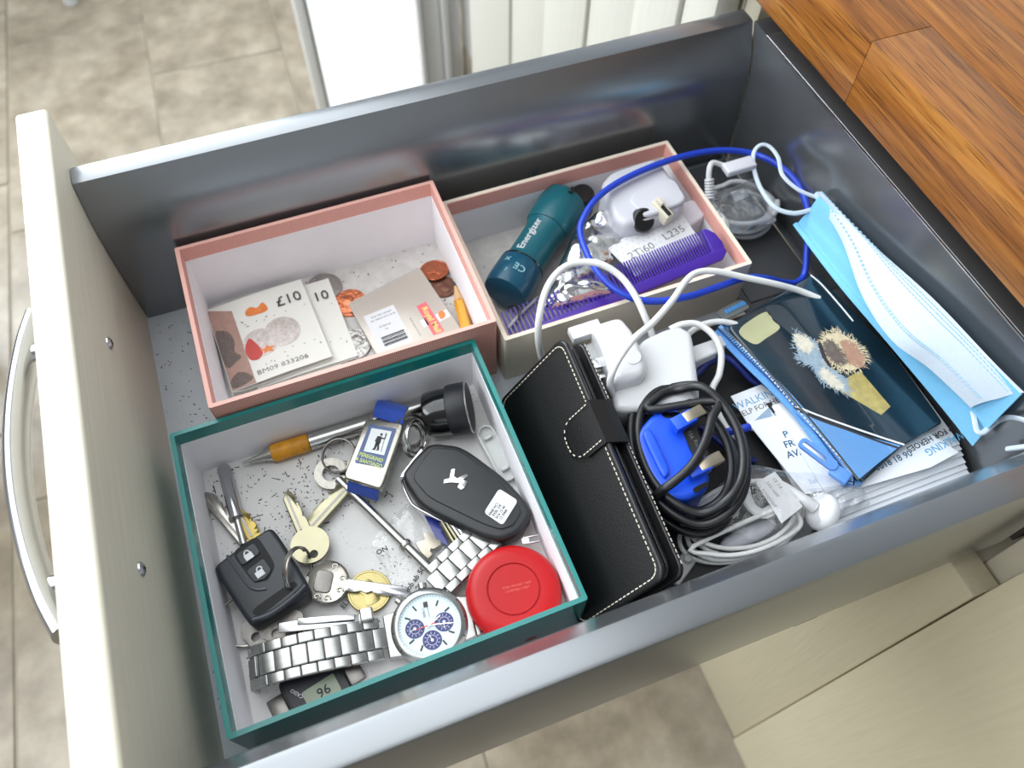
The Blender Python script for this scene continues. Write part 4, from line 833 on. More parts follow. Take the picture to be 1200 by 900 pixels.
# ================================================================ right half of the drawer
M_leather = mat('black_leather', s2l(20, 20, 21), .36, var=.05, bump=.25, bscale=900, spec=.5); M_thread = mat('cream_thread', s2l(206, 198, 184), .8)
M_cardblack = mat('black_board', s2l(26, 26, 28), .6, bump=.1); M_kraft = mat('kraft_edge', s2l(150, 116, 68), .7)
def flat_book(name, label, c, w_, d_, h_, rz, cover, edge, cat):
    t = thing(name, label, cat, c, (0, 0, rz)); obj('cover', bx(w_, d_, h_, (0, 0, h_/2), 1), cover, t); obj('edge', bx(w_-4, 1.4, h_*.55, (0, d_/2+.4, h_*.62), .3), edge, t); return t
flat_book('notebook', 'flat black notebook with a brown kraft edge lying beneath the pouch and cables', (331, -69, .3), 205, 150, 12, 1.5, M_cardblack, M_kraft, 'notebook')
t = thing('folder', 'charcoal card folder in the far right corner under the coiled cable', 'folder', (409, 79, .3), (0, 0, .5))
obj('cover', bx(58, 138, 3, (0, 0, 1.5), .8), mat('charcoal_folder', s2l(62, 63, 66), .6, bump=.15), t); obj('flap', bx(50, 60, 1.2, (2, -30, 3.5), .4), bpy.data.materials['charcoal_folder'], t)
# ---- black phone wallet leaning on the green box
wa = -92.8; tr_ = (235.3,-0.5,67); WL, WW, WT = 147, 68, 17
t = thing('phone_wallet', 'black leather phone wallet with pale stitching leaning on the green box', 'phone case', tr_, (55, 0, wa))
def cover(z0, z1): return prism(rrect(WL, WW, 7, 6, (WL/2, -WW/2)), z0, z1, 1.2, 3, bottom=True)
obj('front_cover', cover(-3.2, 0), M_leather, t); obj('back_cover', cover(-WT, -WT+3.2), M_leather, t)
obj('phone_body', prism(rrect(WL-9, WW-7, 6, 6, (WL/2, -WW/2-1)), -WT+3.2, -3.6, 1.5, 3, bottom=True), M_glossblack, t)
obj('inner_flap', prism(rrect(WL-3, WW-3, 7, 6, (WL/2, -WW/2-.5)), -8.6, -6.6, .8, 2, bottom=True), M_leather, t)
b = None
def stitches(pts, gap, b, z, closed=False):
    L_ = []
    for p, q in zip(pts, pts[1:] + ([pts[0]] if closed else [])):
        d = Vector(q)-Vector(p); n_ = max(1, int(d.length/gap))
        for k in range(n_):
            m_ = Vector(p) + d*((k+.5)/n_); b = join(b, xf(bx(gap*.62, .55, .45, (0, 0, 0)), Matrix.Translation((m_.x, m_.y, z)) @ Matrix.Rotation(math.atan2(d.y, d.x), 4, 'Z')))
    return b
st_ = rrect(WL-6, WW-6, 6, 4, (WL/2, -WW/2)); b = stitches(st_, 3.0, None, .1, True); obj('stitching', b, M_thread, t, kind='stuff')
b = None
for yy, zz in ((.15, -WT+1.6),): 
    for k in range(46): b = bx(1.9, .4, .45, (5+k*3.0, yy, zz), bm=b)
obj('edge_stitching', b, M_thread, t, kind='stuff')
sx0, sw = 58, 27
obj('clasp_strap', sheet(lambda u, v: (sx0+(v-.5)*sw*(1 if u > .25 else (.55+1.8*u)), *( (-26+u*26/.6, 1.6 + .8*math.sin(math.pi*min(1, u/.6))) if u < .6 else (1.9*math.sin((u-.6)/.4*math.pi*.5)+.2, 1.6-(u-.6)/.4*(WT-1)) )), 20, 10, 2.2), M_leather, t, sharp=60)
sp_ = [(sx0-sw*.42, -1), (sx0-sw*.42, -17), (sx0-sw*.36, -21.5), (sx0-sw*.2, -24.2), (sx0, -24.8), (sx0+sw*.2, -24.2), (sx0+sw*.36, -21.5), (sx0+sw*.42, -17), (sx0+sw*.42, -1)]
obj('strap_stitching', stitches(sp_, 2.6, None, 3.0), M_thread, t, kind='stuff')
# ---- white laptop power adaptor with folding plug
BD = [(283.9,-8.6,50), (300.8,-6.2,50), (310.7,-7.9,50), (314.7,-14.7,50), (297.2,-60.1,50), (249.3,-48.2,50), (253.5,-31.9,50)]
cc = centroid(BD); t = thing('power_adaptor', 'glossy white laptop power adaptor with a three pin plug attached', 'power adaptor', (cc[0], cc[1], 16))
M_gw = mat('gloss_white_plastic', s2l(220, 221, 223), .16, coat=.3, var=.01)
obj('body', prism(round_poly(rel(BD, cc), .2, 5), 0, 34, 4, 5, bottom=True), M_gw, t, sharp=50)
PH = [(256.2,5.9,60), (275.4,6.1,60), (278.0,-6.0,60), (277.6,-23.0,60), (274.5,-32.9,60), (269.7,-37.2,60), (252.4,-36.1,60), (253.7,-25.2,60), (256.2,-8.8,60)]
obj('plug_head', prism(round_poly(rel(PH, cc), .3, 5), 12, 44, 5, 5, bottom=True), M_gw, t, sharp=50)
obj('plug_button', lathe([(0, 43.6), (5, 43.9), (5.4, 43.4)], 24), M_gw, t, (*rel([(269.2,-23.6,60)], cc)[0], .6))
for nm, q0, q1, w_, h_, m in (('earth_pin', (246.9,7.7,50), (262.5,7.9,50), 9, 6, M_white), ('pin', (250.3,-13.2,46), (260.7,-14.5,46), 7, 4, M_chrome), ('pin', (252.4,-17.5,40), (260.9,-18.1,40), 7, 4, M_chrome)):
    v0, v1 = Vector(q0), Vector(q1); d = v1-v0; c_ = (v0+v1)/2
    obj(nm, xf(bx(d.length+4, w_, h_, (0, 0, 0), .8), Matrix.Translation((c_.x-cc[0], c_.y-cc[1], c_.z-16)) @ Matrix.Rotation(math.atan2(d.y, d.x), 4, 'Z')), m, t)
obj('pin_shroud', prism(round_poly(rel([(250.3,1.8,52), (259.7,2.2,52), (258.0,-17.6,52), (250.6,-18.6,52)], cc), .2), 10, 30, 1.5, 2), M_milk, t)
q = [(313.0,-16.5,38), (331.8,-16.1,38), (329.5,-25.9,38), (310.8,-27.5,38)]; c2_ = centroid(q)
t = thing('cable_connector', 'white rectangular cable end sticking out right of the power adaptor', 'connector', (c2_[0], c2_[1], 24)); obj('shell', prism(round_poly(rel(q, c2_), .12), 0, 13, 1.6, 3), M_gw, t); obj('tip', bx(6, 8, 5, (14, 4, 7), .6), M_greywhite, t)
M_wcable = mat('white_cable', s2l(232, 232, 230), .35, var=.02); M_gcable = mat('light_grey_cable', s2l(200, 202, 204), .4, var=.03)
M_bcable = mat('blue_cable', s2l(30, 64, 190), .35, var=.04); M_kcable = mat('black_cable', s2l(26, 26, 28), .4, var=.04); M_ncable = mat('navy_cable', s2l(28, 40, 110), .4)
def cable(name, label, pts, r, m, closed=False, cat='cable', group=None, k=7):
    c = Vector(pts[0]); return tag(obj(name, tube([Vector(p)-c for p in pts], r, 10, k, closed), m, None, c, sharp=80), label, cat, group)
cable('cable', 'white cable arching from behind the black wallet over the purple comb', [(231.0,13.6,20), (227.6,14.6,44), (229.7,20.3,60), (238.3,31.9,68), (250.0,40.9,70), (262.0,43.4,70), (274.7,38.0,70), (284.2,28.3,66), (288.4,14.4,62), (290.3,1.8,55), (293.2,-5.0,45), (297.9,-7.9,30)], 2.1, M_wcable)
cable('cable', 'white cable curving up from the wallet and across to the clear pouch', [(255.5,-37.3,40), (250.9,-34.8,56), (252.3,-32.3,66), (259.0,-26.8,70), (271.9,-18.1,70), (286.9,-10.9,68), (306.6,2.0,64), (322.5,14.3,61), (333.5,19.0,59), (345.8,16.9,57), (362.5,10.1,52), (380.6,3.5,46), (398.5,-2.2,38), (410.5,-10.6,34)], 2.0, M_wcable)
cable('cable', 'white cable looping out of the right side of the power adaptor', [(305.5,-4.8,44), (313.5,-5.2,46), (322.3,-8.5,46), (328.2,-17.9,44), (328.8,-28.4,40), (323.7,-38.6,34), (314.6,-48.0,30), (314.6,-67.9,24), (319.0,-81.6,24), (314.0,-94.4,24), (306.9,-100.3,24)], 2.0, M_wcable)
cable('cable', 'short white cable bend behind the loop by the power adaptor', [(314.3,-8.7,34), (326.6,-4.5,36), (339.4,-5.1,36), (350.6,-9.8,34), (359.4,-15.6,30)], 1.9, M_wcable)
cable('cable', 'bright blue cable in one wide loop over the pink and cream lid', [(281.7,79.2,52), (288.9,89.4,54), (301.2,98.8,56), (320.5,107.3,56), (346.9,112.8,56), (376.8,116.3,54), (405.8,115.6,50), (428.1,107.6,46), (434.6,88.3,50), (439.1,73.4,48), (437.2,56.9,46), (434.1,42.8,40), (428.3,31.7,32), (421.6,17.9,22), (412.1,12.9,22), (401.3,13.5,26), (383.5,13.6,38), (366.0,13.2,46), (345.9,10.9,49), (323.3,10.0,50), (302.2,14.2,50), (288.7,22.6,51), (280.2,38.2,52), (278.4,57.8,52)], 2.2, M_bcable, True)
cable('cable', 'dark navy cable bending behind the white adaptor cable', [(304.7,-33.5,20), (313.5,-30.9,26), (325.5,-26.1,28), (335.9,-26.6,28), (341.5,-34.6,26), (346.8,-44.5,22), (355.8,-51.8,18), (361.5,-61.7,16)], 2.2, M_ncable)
cable('cable', 'short bright blue cable stub beside the black coil', [(310.9,-70.3,22), (316.0,-72.6,26), (322.4,-74.3,28), (325.8,-74.4,28)], 2.4, M_bcable)
cable('cable', 'dark navy cable low down beside the walking leaflet', [(303.0,-60.2,18), (310.0,-75.0,18), (315.7,-84.4,16), (324.9,-90.4,14)], 2.0, M_ncable)
# ---- blue mains plug with its black cable wound round it
PB = [(251.3,-66.1,54), (270.2,-56.0,54), (281.8,-59.1,54), (281.8,-65.5,54), (276.9,-86.1,54), (280.2,-101.4,54), (275.0,-108.3,54), (263.1,-110.1,54), (251.6,-106.3,54), (248.7,-89.7,54)]
cc = centroid(PB); t = thing('mains_plug', 'bright blue three pin mains plug inside a coil of black cable', 'plug', (cc[0], cc[1], 22))
M_blue = mat('bright_blue_plastic', s2l(26, 84, 226), .35, var=.04)
obj('body', prism(round_poly(rel(PB, cc), .25, 4), 0, 30, 3, 4, bottom=True), M_blue, t, sharp=50)
obj('rib', prism(round_poly(rel([(255.2,-67.6,54), (261.4,-65.4,54), (260.0,-93.3,54), (254.4,-96.5,54)], cc), .3), 29.5, 32.5, 1, 2), M_blue, t)
obj('finger_hole', prism(round_poly(rel([(271.4,-58.8,54), (281.5,-61.9,54), (280.9,-65.2,54), (271.8,-62.4,54)], cc), .3), 29.8, 30.4), M_glossblack, t); obj('finger_hole', prism(round_poly(rel([(266.8,-105.8,54), (276.4,-104.7,54), (275.7,-107.0,54), (267.1,-109.0,54)], cc), .3), 29.8, 30.4), M_glossblack, t)
lp_ = [(277.4,-74.1,54), (285.2,-73.1,54), (284.4,-91.6,54), (275.8,-93.3,54)]; obj('rating_label', prism(rel(lp_, cc), 29.9, 30.5), M_cardblack, t)
for s_, q in (('10A', (280.6,-77.0,54)), ('RoHS', (281.0,-84.3,54)), ('250V', (280.7,-90.8,54))): text(s_, 3.2, M_inkgrey, t, (q[0]-cc[0], q[1]-cc[1], 30.55), -94.8, ext=.02)
M_pin = mat('dull_brass_pin', s2l(176, 166, 148), .3, 1.)
for q0, q1, qs in (((278.6,-70.1,58), (291.2,-68.0,60), (273.9,-71.2,58)), ((272.7,-98.5,58), (287.2,-96.9,60), (268.4,-99.0,58))):
    v0, v1, vs_ = Vector(q0), Vector(q1), Vector(qs); d = v1-v0; R_ = Matrix.Rotation(math.atan2(d.y, d.x), 4, 'Z'); o0 = Vector((cc[0], cc[1], 22))
    obj('pin', xf(bx(d.length, 6.5, 4, (0, 0, 0), .7), Matrix.Translation((v0+v1)/2-o0) @ R_), M_pin, t); d2 = v0-vs_
    obj('pin_sleeve', xf(bx(d2.length+9, 8, 5.6, (2, 0, 0), .8), Matrix.Translation((v0+vs_)/2-o0) @ R_), M_blue, t)
pts = []
for k in range(5*14+1):
    a = 2*math.pi*k/14 + 2.6; lp = k/14; s_ = 1.0 - .062*((lp*1.7) % 5) 
    pts.append((a, s_, lp))
ec = Vector((277.2,-83.1,46)); ex = Vector((303.8,-100.2,46)) - ec; ey = Vector((293.1,-42.1,46)) - ec
cp3 = [ec + ex*math.cos(a)*s_ + ey*math.sin(a)*s_ + Vector((0, 0, -14 + 4.2*lp + (5 if math.cos(a) > .2 else 0)*lp*.4)) for a, s_, lp in pts]
cp3 += [Vector((299.7,-65.9,60)), Vector((291.4,-76.1,63)), Vector((280.7,-88.1,64)), Vector((268.0,-97.6,63)), Vector((255.5,-101.9,60)), Vector((250.3,-102.2,56)), Vector((246.7,-102.3,48))]
cable('cable', 'thick black cable coiled around the bright blue mains plug', cp3, 2.5, M_kcable, k=4)
# ---- leaflets and cards
M_leaf = mat('leaflet_paper', s2l(232, 236, 242), .5, var=.03, scale=12); M_lightblue = mat('print_sky_blue', s2l(96, 160, 200), .5); M_petrol = mat('print_petrol', s2l(24, 92, 128), .5); M_greyblue = mat('print_grey_blue', s2l(150, 172, 196), .5)
def leaf(name, label, q, z, th, m, cat, group=None):
    c = centroid(q); t = thing(name, label, cat, (c[0], c[1], z), (0, 0, 0), group); obj('sheet', prism(rel(q, c), 0, th, .1, 1), m, t); return t, c
for k in range(7):
    y0 = -126.5 - 3.3*k; x0 = 346 - 1.5*k + (k % 3)*2
    tag(obj('leaflet', bx(436-x0, 60, 1.5 + .5*(k % 2), (0, 0, 0), .2), M_leaf, None, ((436+x0)/2, y0+30, 26.5 - 1.9*k), (0, 0, .4*(k % 3)-.3)), ['top', 'second', 'third', 'fourth', 'fifth', 'sixth', 'lowest'][k] + ' white leaflet of the fanned stack along the near rail', 'leaflet', 'fanned leaflets along the near rail')
t, c = leaf('leaflet', 'leaflet with a phone number and upside down heading beside the mask', [(360.2,-130.3,29), (374.8,-116.6,29), (416.3,-103.6,29), (430.5,-131.5,29), (408.9,-133.9,29)], 28.6, .5, M_leaf, 'leaflet')
for s_, q, sz, m, a_ in (('0018 18 90', (391.8,-122.9,29), 5.6, M_petrol, 2.6), ('WALKING', (426.8,-123.7,29), 6.4, M_lightblue, -173.7), ('HELP FOR HEROES', (424.0,-117.9,29), 5.0, M_ink, -174.2)):
    text(s_, sz, m, t, (q[0]-c[0], q[1]-c[1], .52), a_, ext=.02, bold=.08)
t, c = leaf('leaflet', 'walking charity leaflet standing out between the cable coil and the pouch', [(328.4,-49.9,24), (350.1,-49.0,24), (360.4,-73.8,24), (346.0,-83.2,24), (328.9,-75.0,24)], 22, .8, M_leaf, 'leaflet')
for s_, q, sz, m in (('WALKING', (342.5,-57.1,24), 7, M_lightblue), ('HELP FOR HEROES', (345.8,-62.7,24), 5.0, M_ink)):
    text(s_, sz, m, t, (q[0]-c[0], q[1]-c[1], .82), 2.7, ext=.02)
obj('printed_picture', prism(rel([(329.2,-71.5,24), (346.3,-64.8,24), (344.4,-74.1,24), (345.4,-79.3,24), (337.7,-77.7,24)], c), .8, .86), M_greyblue, t)
obj('dark_panel', prism(rel([(345.6,-62.0,24), (348.6,-61.9,24), (350.7,-73.3,24), (346.9,-73.8,24)], c), .8, .88), M_ink, t)
t, c = leaf('leaflet', 'white leaflet with blue capitals lying under the pouch zip', [(327.8,-70.3,25), (355.2,-73.1,25), (359.2,-125.9,25), (335.8,-122.2,25)], 24.4, .6, M_leaf, 'leaflet')
for s_, q in (('PLEASE', (343.3,-85.2,25)), ('FREELY', (340.3,-91.2,25)), ('AVAILABLE', (338.3,-97.5,25))): text(s_, 6.0, M_petrol, t, (q[0]-c[0], q[1]-c[1], .62), -5.1, al='LEFT' if False else 'LEFT', ext=.02, bold=.12)
q = (350.9,-117.7,25); text('Sales Team', 4.2, M_greyblue, t, (q[0]-c[0], q[1]-c[1], .62), -7.1, ext=.02)
def curve_at(pts, u):
    x = u*(len(pts)-1); i = min(int(x), len(pts)-2); f_ = x-i; g = lambda j: pts[max(0, min(len(pts)-1, j))]
    return cr(g(i-1), g(i), g(i+1), g(i+2), f_)
# ---- zipped clear pouch with a picture on it
PQ = [(343.7,-9.4,36), (418.9,8.3,36), (430.4,-64.4,36), (429.1,-113.7,36), (397.7,-118.5,36), (363.5,-129.9,36)]; cc = centroid(PQ)
t = thing('zip_pouch', 'glossy dark pouch printed with a fluffy dog and edged by a blue zip', 'pouch', (cc[0], cc[1], 30))
M_pouch = mat('dark_pouch_print', s2l(22, 42, 54), .14, var=.5, scale=14, coat=.6)
obj('body', prism(round_poly(rel(PQ, cc), .06), 0, 5.6, 1.4, 3, bottom=True), M_pouch, t)
def pd(nm, px, z, m, th=.08, sm=True, kind=None): return obj(nm, prism(smooth_poly(rel(px, cc), 4) if sm else rel(px, cc), z, z+th), m, t, kind=kind)
Z = 5.6
pd('pale_patch', [(348.9,-16.2,36), (363.0,-10.3,36), (373.4,-9.2,36), (373.1,-16.1,36), (374.1,-22.7,36), (362.2,-26.5,36), (353.1,-27.9,36)], Z, mat('print_pale_olive', s2l(176, 178, 140), .2, var=.15, scale=60, coat=.6), sm=True)
pd('grey_smear', [(372.9,-6.9,36), (383.2,-7.2,36), (386.1,-18.8,36), (387.2,-35.1,36), (381.3,-34.9,36), (376.7,-24.4,36)], Z, mat('print_slate', s2l(62, 70, 76), .2, coat=.6))
pd('gold_bar', [(381.5,-70.2,36), (403.3,-66.8,36), (406.2,-94.3,36), (397.8,-97.2,36)], Z, mat('print_gold', s2l(170, 156, 96), .2, var=.3, scale=200, coat=.6), sm=False)
M_fur1 = mat('print_fur_cream', s2l(206, 192, 160), .45, var=.2, scale=400); M_fur2 = mat('print_fur_blue', s2l(140, 158, 172), .45, var=.25, scale=400); M_fur3 = mat('print_fur_brown', s2l(170, 132, 112), .45, var=.2, scale=300)
def fluff(nm, px, m, z, n, L_, seed):
    # printed fur: many short hair strokes filling and overrunning an outline
    rr = random.Random(seed); pl = [Vector(p) for p in rel(px, cc)]; ctr = sum(pl, Vector((0, 0)))/len(pl); sp_ = [Vector(p) for p in smooth_poly([(p.x, p.y) for p in pl], 5)]
    bmm = prism([tuple(ctr + (p-ctr)*.86) for p in sp_], z, z+.05)
    for k in range(n*9):
        q = rr.choice(sp_); f_ = rr.uniform(.45, 1.0); p = ctr + (q-ctr)*f_; d = (q-ctr).normalized(); d = Vector((d.x + rr.uniform(-.7, .7), d.y + rr.uniform(-.7, .7))).normalized(); n_ = Vector((-d.y, d.x))*rr.uniform(.18, .4)
        l_ = L_*rr.uniform(.8, 1.9); h = z + .05 + .02*rr.random(); vs_ = [bmm.verts.new((*v, h)) for v in (p-n_, p+n_, p+d*l_)]; bmm.faces.new(vs_)
    return obj(nm, bmm, m, t, kind='stuff')
fluff('blue_fur', [(379.9,-26.2,36), (385.6,-31.8,36), (389.5,-39.3,36), (387.4,-48.5,36), (388.0,-59.9,36), (393.0,-70.7,36), (389.5,-80.7,36), (383.2,-75.9,36), (376.6,-65.9,36), (378.1,-54.9,36), (372.7,-49.0,36), (374.4,-38.4,36)], M_fur2, Z+.1, 60, 2.2, 2)
fluff('cream_fur', [(391.0,-39.9,36), (399.2,-35.4,36), (406.9,-36.9,36), (412.6,-45.1,36), (414.2,-55.8,36), (410.2,-65.5,36), (399.4,-67.3,36), (392.2,-62.7,36), (387.3,-54.4,36)], M_fur1, Z+.2, 60, 2.4, 4)
fluff('brown_fur', [(404.6,-46.2,36), (409.6,-48.8,36), (410.6,-58.4,36), (405.3,-63.7,36), (400.9,-59.4,36), (403.1,-52.3,36)], M_fur3, Z+.3, 50, 2.2, 6)
fluff('pale_hair', [(380.3,-30.5,36), (385.9,-35.3,36), (385.5,-41.9,36), (380.6,-44.0,36), (378.3,-37.9,36)], mat('print_fur_pale', s2l(206, 200, 184), .4, var=.2, scale=300), Z+.16, 24, 2.0, 12)
fluff('pale_hair', [(382.7,-57.9,36), (385.9,-64.2,36), (387.7,-72.5,36), (383.2,-72.1,36), (379.8,-64.5,36)], bpy.data.materials['print_fur_pale'], Z+.16, 24, 2.0, 14)
fluff('grey_hair', [(393.0,-43.3,36), (398.4,-42.6,36), (399.8,-49.8,36), (398.0,-58.4,36), (392.4,-57.6,36), (390.9,-50.5,36)], mat('print_fur_grey', s2l(104, 94, 88), .4, var=.3, scale=300), Z+.32, 40, 2.2, 15)
pd('dark_crease', [(389.9,-41.5,36), (391.8,-41.5,36), (389.1,-52.5,36), (388.7,-58.8,36), (386.9,-56.9,36), (387.5,-49.3,36)], Z+.4, M_ink)
pd('blue_corner', [(351.6,-76.5,36), (361.9,-87.6,36), (375.8,-101.6,36), (396.8,-118.1,36), (378.8,-122.9,36), (362.1,-127.8,36), (359.9,-115.8,36), (356.6,-96.2,36)], Z+.1, mat('print_cornflower', s2l(96, 146, 200), .25, coat=.5, var=.08), sm=False)
obj('white_stripe', tube([(*p, Z+.2) for p in rel([(354.6,-75.2,36), (362.8,-84.3,36), (377.7,-98.8,36), (389.0,-109.4,36), (398.9,-118.3,36)], cc)], .6, 6, 4, flat=.3), M_whitep, t)
obj('dark_stripe', tube([(*p, Z+.2) for p in rel([(352.5,-75.0,36), (360.7,-85.9,36), (375.5,-100.3,36), (386.5,-111.4,36), (394.9,-119.2,36)], cc)], .7, 6, 4, flat=.3), M_ink, t)
obj('white_piping', tube([(*p, Z+.1) for p in rel([(414.3,7.0,36), (416.9,-2.1,36), (418.9,-21.0,36), (419.8,-34.1,36)], cc)], .5, 6, 4), M_whitep, t)
obj('edge_piping', tube([(*p, Z-.4) for p in rel([(341.2,-10.6,36), (349.5,-40.4,36), (357.3,-85.8,36), (362.1,-127.8,36)], cc)], 1.0, 8, 4), M_glossblack, t)
obj('stitching', stitches([tuple(p) for p in rel([(342.5,-13.8,36), (349.7,-50.2,36), (355.8,-90.1,36), (362.1,-124.5,36)], cc)], 2.6, None, Z+.12), M_whitep, t, kind='stuff')
M_zip = mat('blue_zip_tape', s2l(92, 152, 220), .7, var=.2, scale=800, bump=.5, bscale=1500)
zL = [(335.4,-9.6,33), (340.8,-34.5,33), (347.8,-60.3,33), (351.7,-79.0,33), (353.0,-97.4,33), (354.1,-117.2,33), (353.6,-127.6,33)]
zR = [(346.2,-7.4,33), (353.0,-31.7,33), (360.3,-59.8,33), (363.7,-81.0,33), (366.4,-104.1,33), (367.8,-126.2,33), (360.4,-130.7,33)]
zp = obj('zip_tape', sheet(lambda u, v: Vector((*rel([curve_at([Vector(p) for p in zL], u).lerp(curve_at([Vector(p) for p in zR], u), v)], cc)[0], 2.2 + 1.6*math.sin(math.pi*v))), 40, 6, 1.2), M_zip, t)
zpath = [Vector((*rel([curve_at([Vector(p) for p in zL], k/95*.97).lerp(curve_at([Vector(p) for p in zR], k/95*.97), .42)], cc)[0], 5.3)) for k in range(96)]; b = None; b2 = None
for p, p2 in zip(zpath, zpath[1:]):
    d = p2-p; R_ = Matrix.Translation(p) @ Matrix.Rotation(math.atan2(d.y, d.x), 4, 'Z')
    b = join(b, xf(bx(.75, 2.6, 1.1), R_))
    b2 = join(b2, xf(join(bx(1.4, .5, .5, (0, 2.0, -.25)), bx(1.4, .5, .5, (0, -2.0, -.25))), R_))
obj('zip_teeth', b, mat('zip_coil', s2l(128, 176, 226), .4), zp, kind='stuff'); obj('zip_seams', b2, mat('zip_seam', s2l(30, 62, 120), .7), zp, kind='stuff')
pl0, pl1 = rel([(352.9,-118.1,40)], cc)[0], rel([(345.3,-102.9,40)], cc)[0]; pa = math.degrees(math.atan2(pl1[1]-pl0[1], pl1[0]-pl0[0])); M_puller = mat('blue_zip_puller', s2l(96, 146, 220), .3)
obj('zip_slider', bx(11, 8, 4, (0, 0, 0), 1.2, 3), M_puller, t, (*rel([(353.9,-121.7,40)], cc)[0], 6.4), (0, 0, pa)); 
obj('zip_pull', holed(rrect(24, 7, 3, 5, (12, 0)), rrect(16, 3, 1.4, 5, (14, 0)), 0, 1.8), M_puller, t, (*pl0, 7.4), (0, -3, pa))
q = [(344.6,3.5,36), (349.7,5.2,36), (363.2,7.4,36), (365.4,5.9,36), (366.8,-0.4,36), (346.0,-4.0,36)]; tg = obj('hang_tab', prism(round_poly(rel(q, cc), .2), 1, 2.2), mat('grey_clear_tab', s2l(118, 122, 120), .3, trans=.3), t)
b = None
for k in range(6):
    p = Vector((*rel([(350.3,1.8,36)], cc)[0], 2.5)); p2 = Vector((*rel([(363.6,3.7,36)], cc)[0], 2.5)); m_ = p + (p2-p)*k/5; d = (p2-p).normalized(); n_ = Vector((-d.y, d.x, 0))
    b = tube([m_-n_*1.6, m_+n_*1.4+d*.5, m_+n_*.2+d*1.6, m_-n_*1.4+d*1.2], .42, 6, 3, bm=b)
obj('tab_lettering', b, mat('print_bright_blue', s2l(70, 150, 220), .4), tg, kind='stuff')
# ---- folded face mask
M_mblue = mat('mask_blue_fabric', s2l(112, 182, 222), .85, var=.08, scale=700, bump=.35, bscale=1300, sheen=.3); M_mwhite = mat('mask_white_fabric', s2l(188, 200, 212), .85, var=.05, scale=700, bump=.35, bscale=1300, sheen=.3)
ML = [Vector(v) for v in ((423.1,45.2,40), (420.7,-8.1,44), (424.7,-58.1,44), (429.4,-99.8,42), (432.5,-133.5,40))]
MM = [Vector(v) for v in ((434.9,51.0,58), (427.8,10.0,62), (415.9,-31.9,62), (413.7,-65.9,62), (421.6,-89.9,62), (427.8,-119.2,62))]
MR = [Vector(v) for v in ((434.6,44.9,64), (433.5,-13.8,76), (433.3,-56.3,84), (432.4,-93.2,90), (431.8,-131.1,95))]
MO = Vector((430.1,-50.1,44))
t = thing('face_mask', 'folded pale blue and white pleated face mask against the drawer back', 'face mask', (MO.x, MO.y, 12))
O_ = Vector((MO.x, MO.y, 12))
def blue_fn(u, v):
    a, c_ = curve_at(ML, u), curve_at(MR, u); p = a.lerp(c_, v*.97); p.z -= 7*math.sin(v*math.pi) - 1.0*math.sin(v*5*math.pi) ; return p - O_
obj('blue_layer', sheet(blue_fn, 40, 16, 1.0), M_mblue, t, sharp=60)
def white_fn(u, v):
    a, c_ = curve_at(MM, u), curve_at(MR, u); p = a.lerp(c_, v); p.z += 3.2*math.sin(v*math.pi) + .9*math.sin(v*3*math.pi) + .6*math.sin(u*9+v*3); return p - O_
obj('white_layer', sheet(white_fn, 40, 16, 1.0), M_mwhite, t, sharp=60)
def weld(fn, v_, n0, n1, m, z=.65, rows=2, gap=.035):
    b = None
    for r_ in range(rows):
        for k in range(n0, n1):
            u = k/64; p = fn(u, v_+r_*gap); p2 = fn(u+.008, v_+r_*gap); d = p2-p
            b = join(b, xf(bx(1.5, .5, .3), Matrix.Translation(p+Vector((0, 0, z))) @ d.to_track_quat('X', 'Z').to_matrix().to_4x4()))
    return b
M_dash = mat('weld_dash', s2l(150, 190, 214), .7)
b = weld(white_fn, .2, 1, 63, None); b = join(b, weld(white_fn, .72, 1, 63, None, rows=3, gap=.07)); obj('weld_dashes', b, M_dash, t, kind='stuff')
b = None
for i in range(5):
    for j in range(9):
        p = blue_fn(.012+i*.011, .06+j*.05); b = join(b, xf(bx(.9, .9, .3), Matrix.Translation(p+Vector((0, 0, .6)))))
obj('weld_dots', b, mat('weld_dot_blue', s2l(96, 164, 206), .7), t, kind='stuff')
obj('fold_crease', tube([blue_fn(u/14, .26)+Vector((0, 0, .5)) for u in range(15)], .35, 6, 2), mat('crease_blue', s2l(118, 186, 222), .85), t)
obj('ear_loop', tube([Vector(v)-O_ for v in ((435.7,49.1,58), (426.6,57.6,60), (422.3,71.0,62), (427.8,85.9,62), (427.8,97.2,62), (422.7,100.8,62), (415.8,96.9,60), (411.4,85.8,56), (410.1,72.2,52), (411.9,56.3,50), (420.8,47.4,50), (431.4,44.7,52))], 1.5, 8, 6, flat=.7), M_mwhite, t)
obj('ear_loop', tube([Vector(v)-O_ for v in ((433.3,-118.2,56), (428.6,-125.1,58), (425.5,-131.3,58), (427.9,-133.3,58), (435.0,-131.4,58), (440.1,-130.5,60), (436.8,-134.7,72), (432.1,-142.6,84), (429.7,-150.9,90), (429.9,-154.2,82), (435.4,-145.5,56))], 1.5, 8, 6, flat=.7), M_mwhite, t)
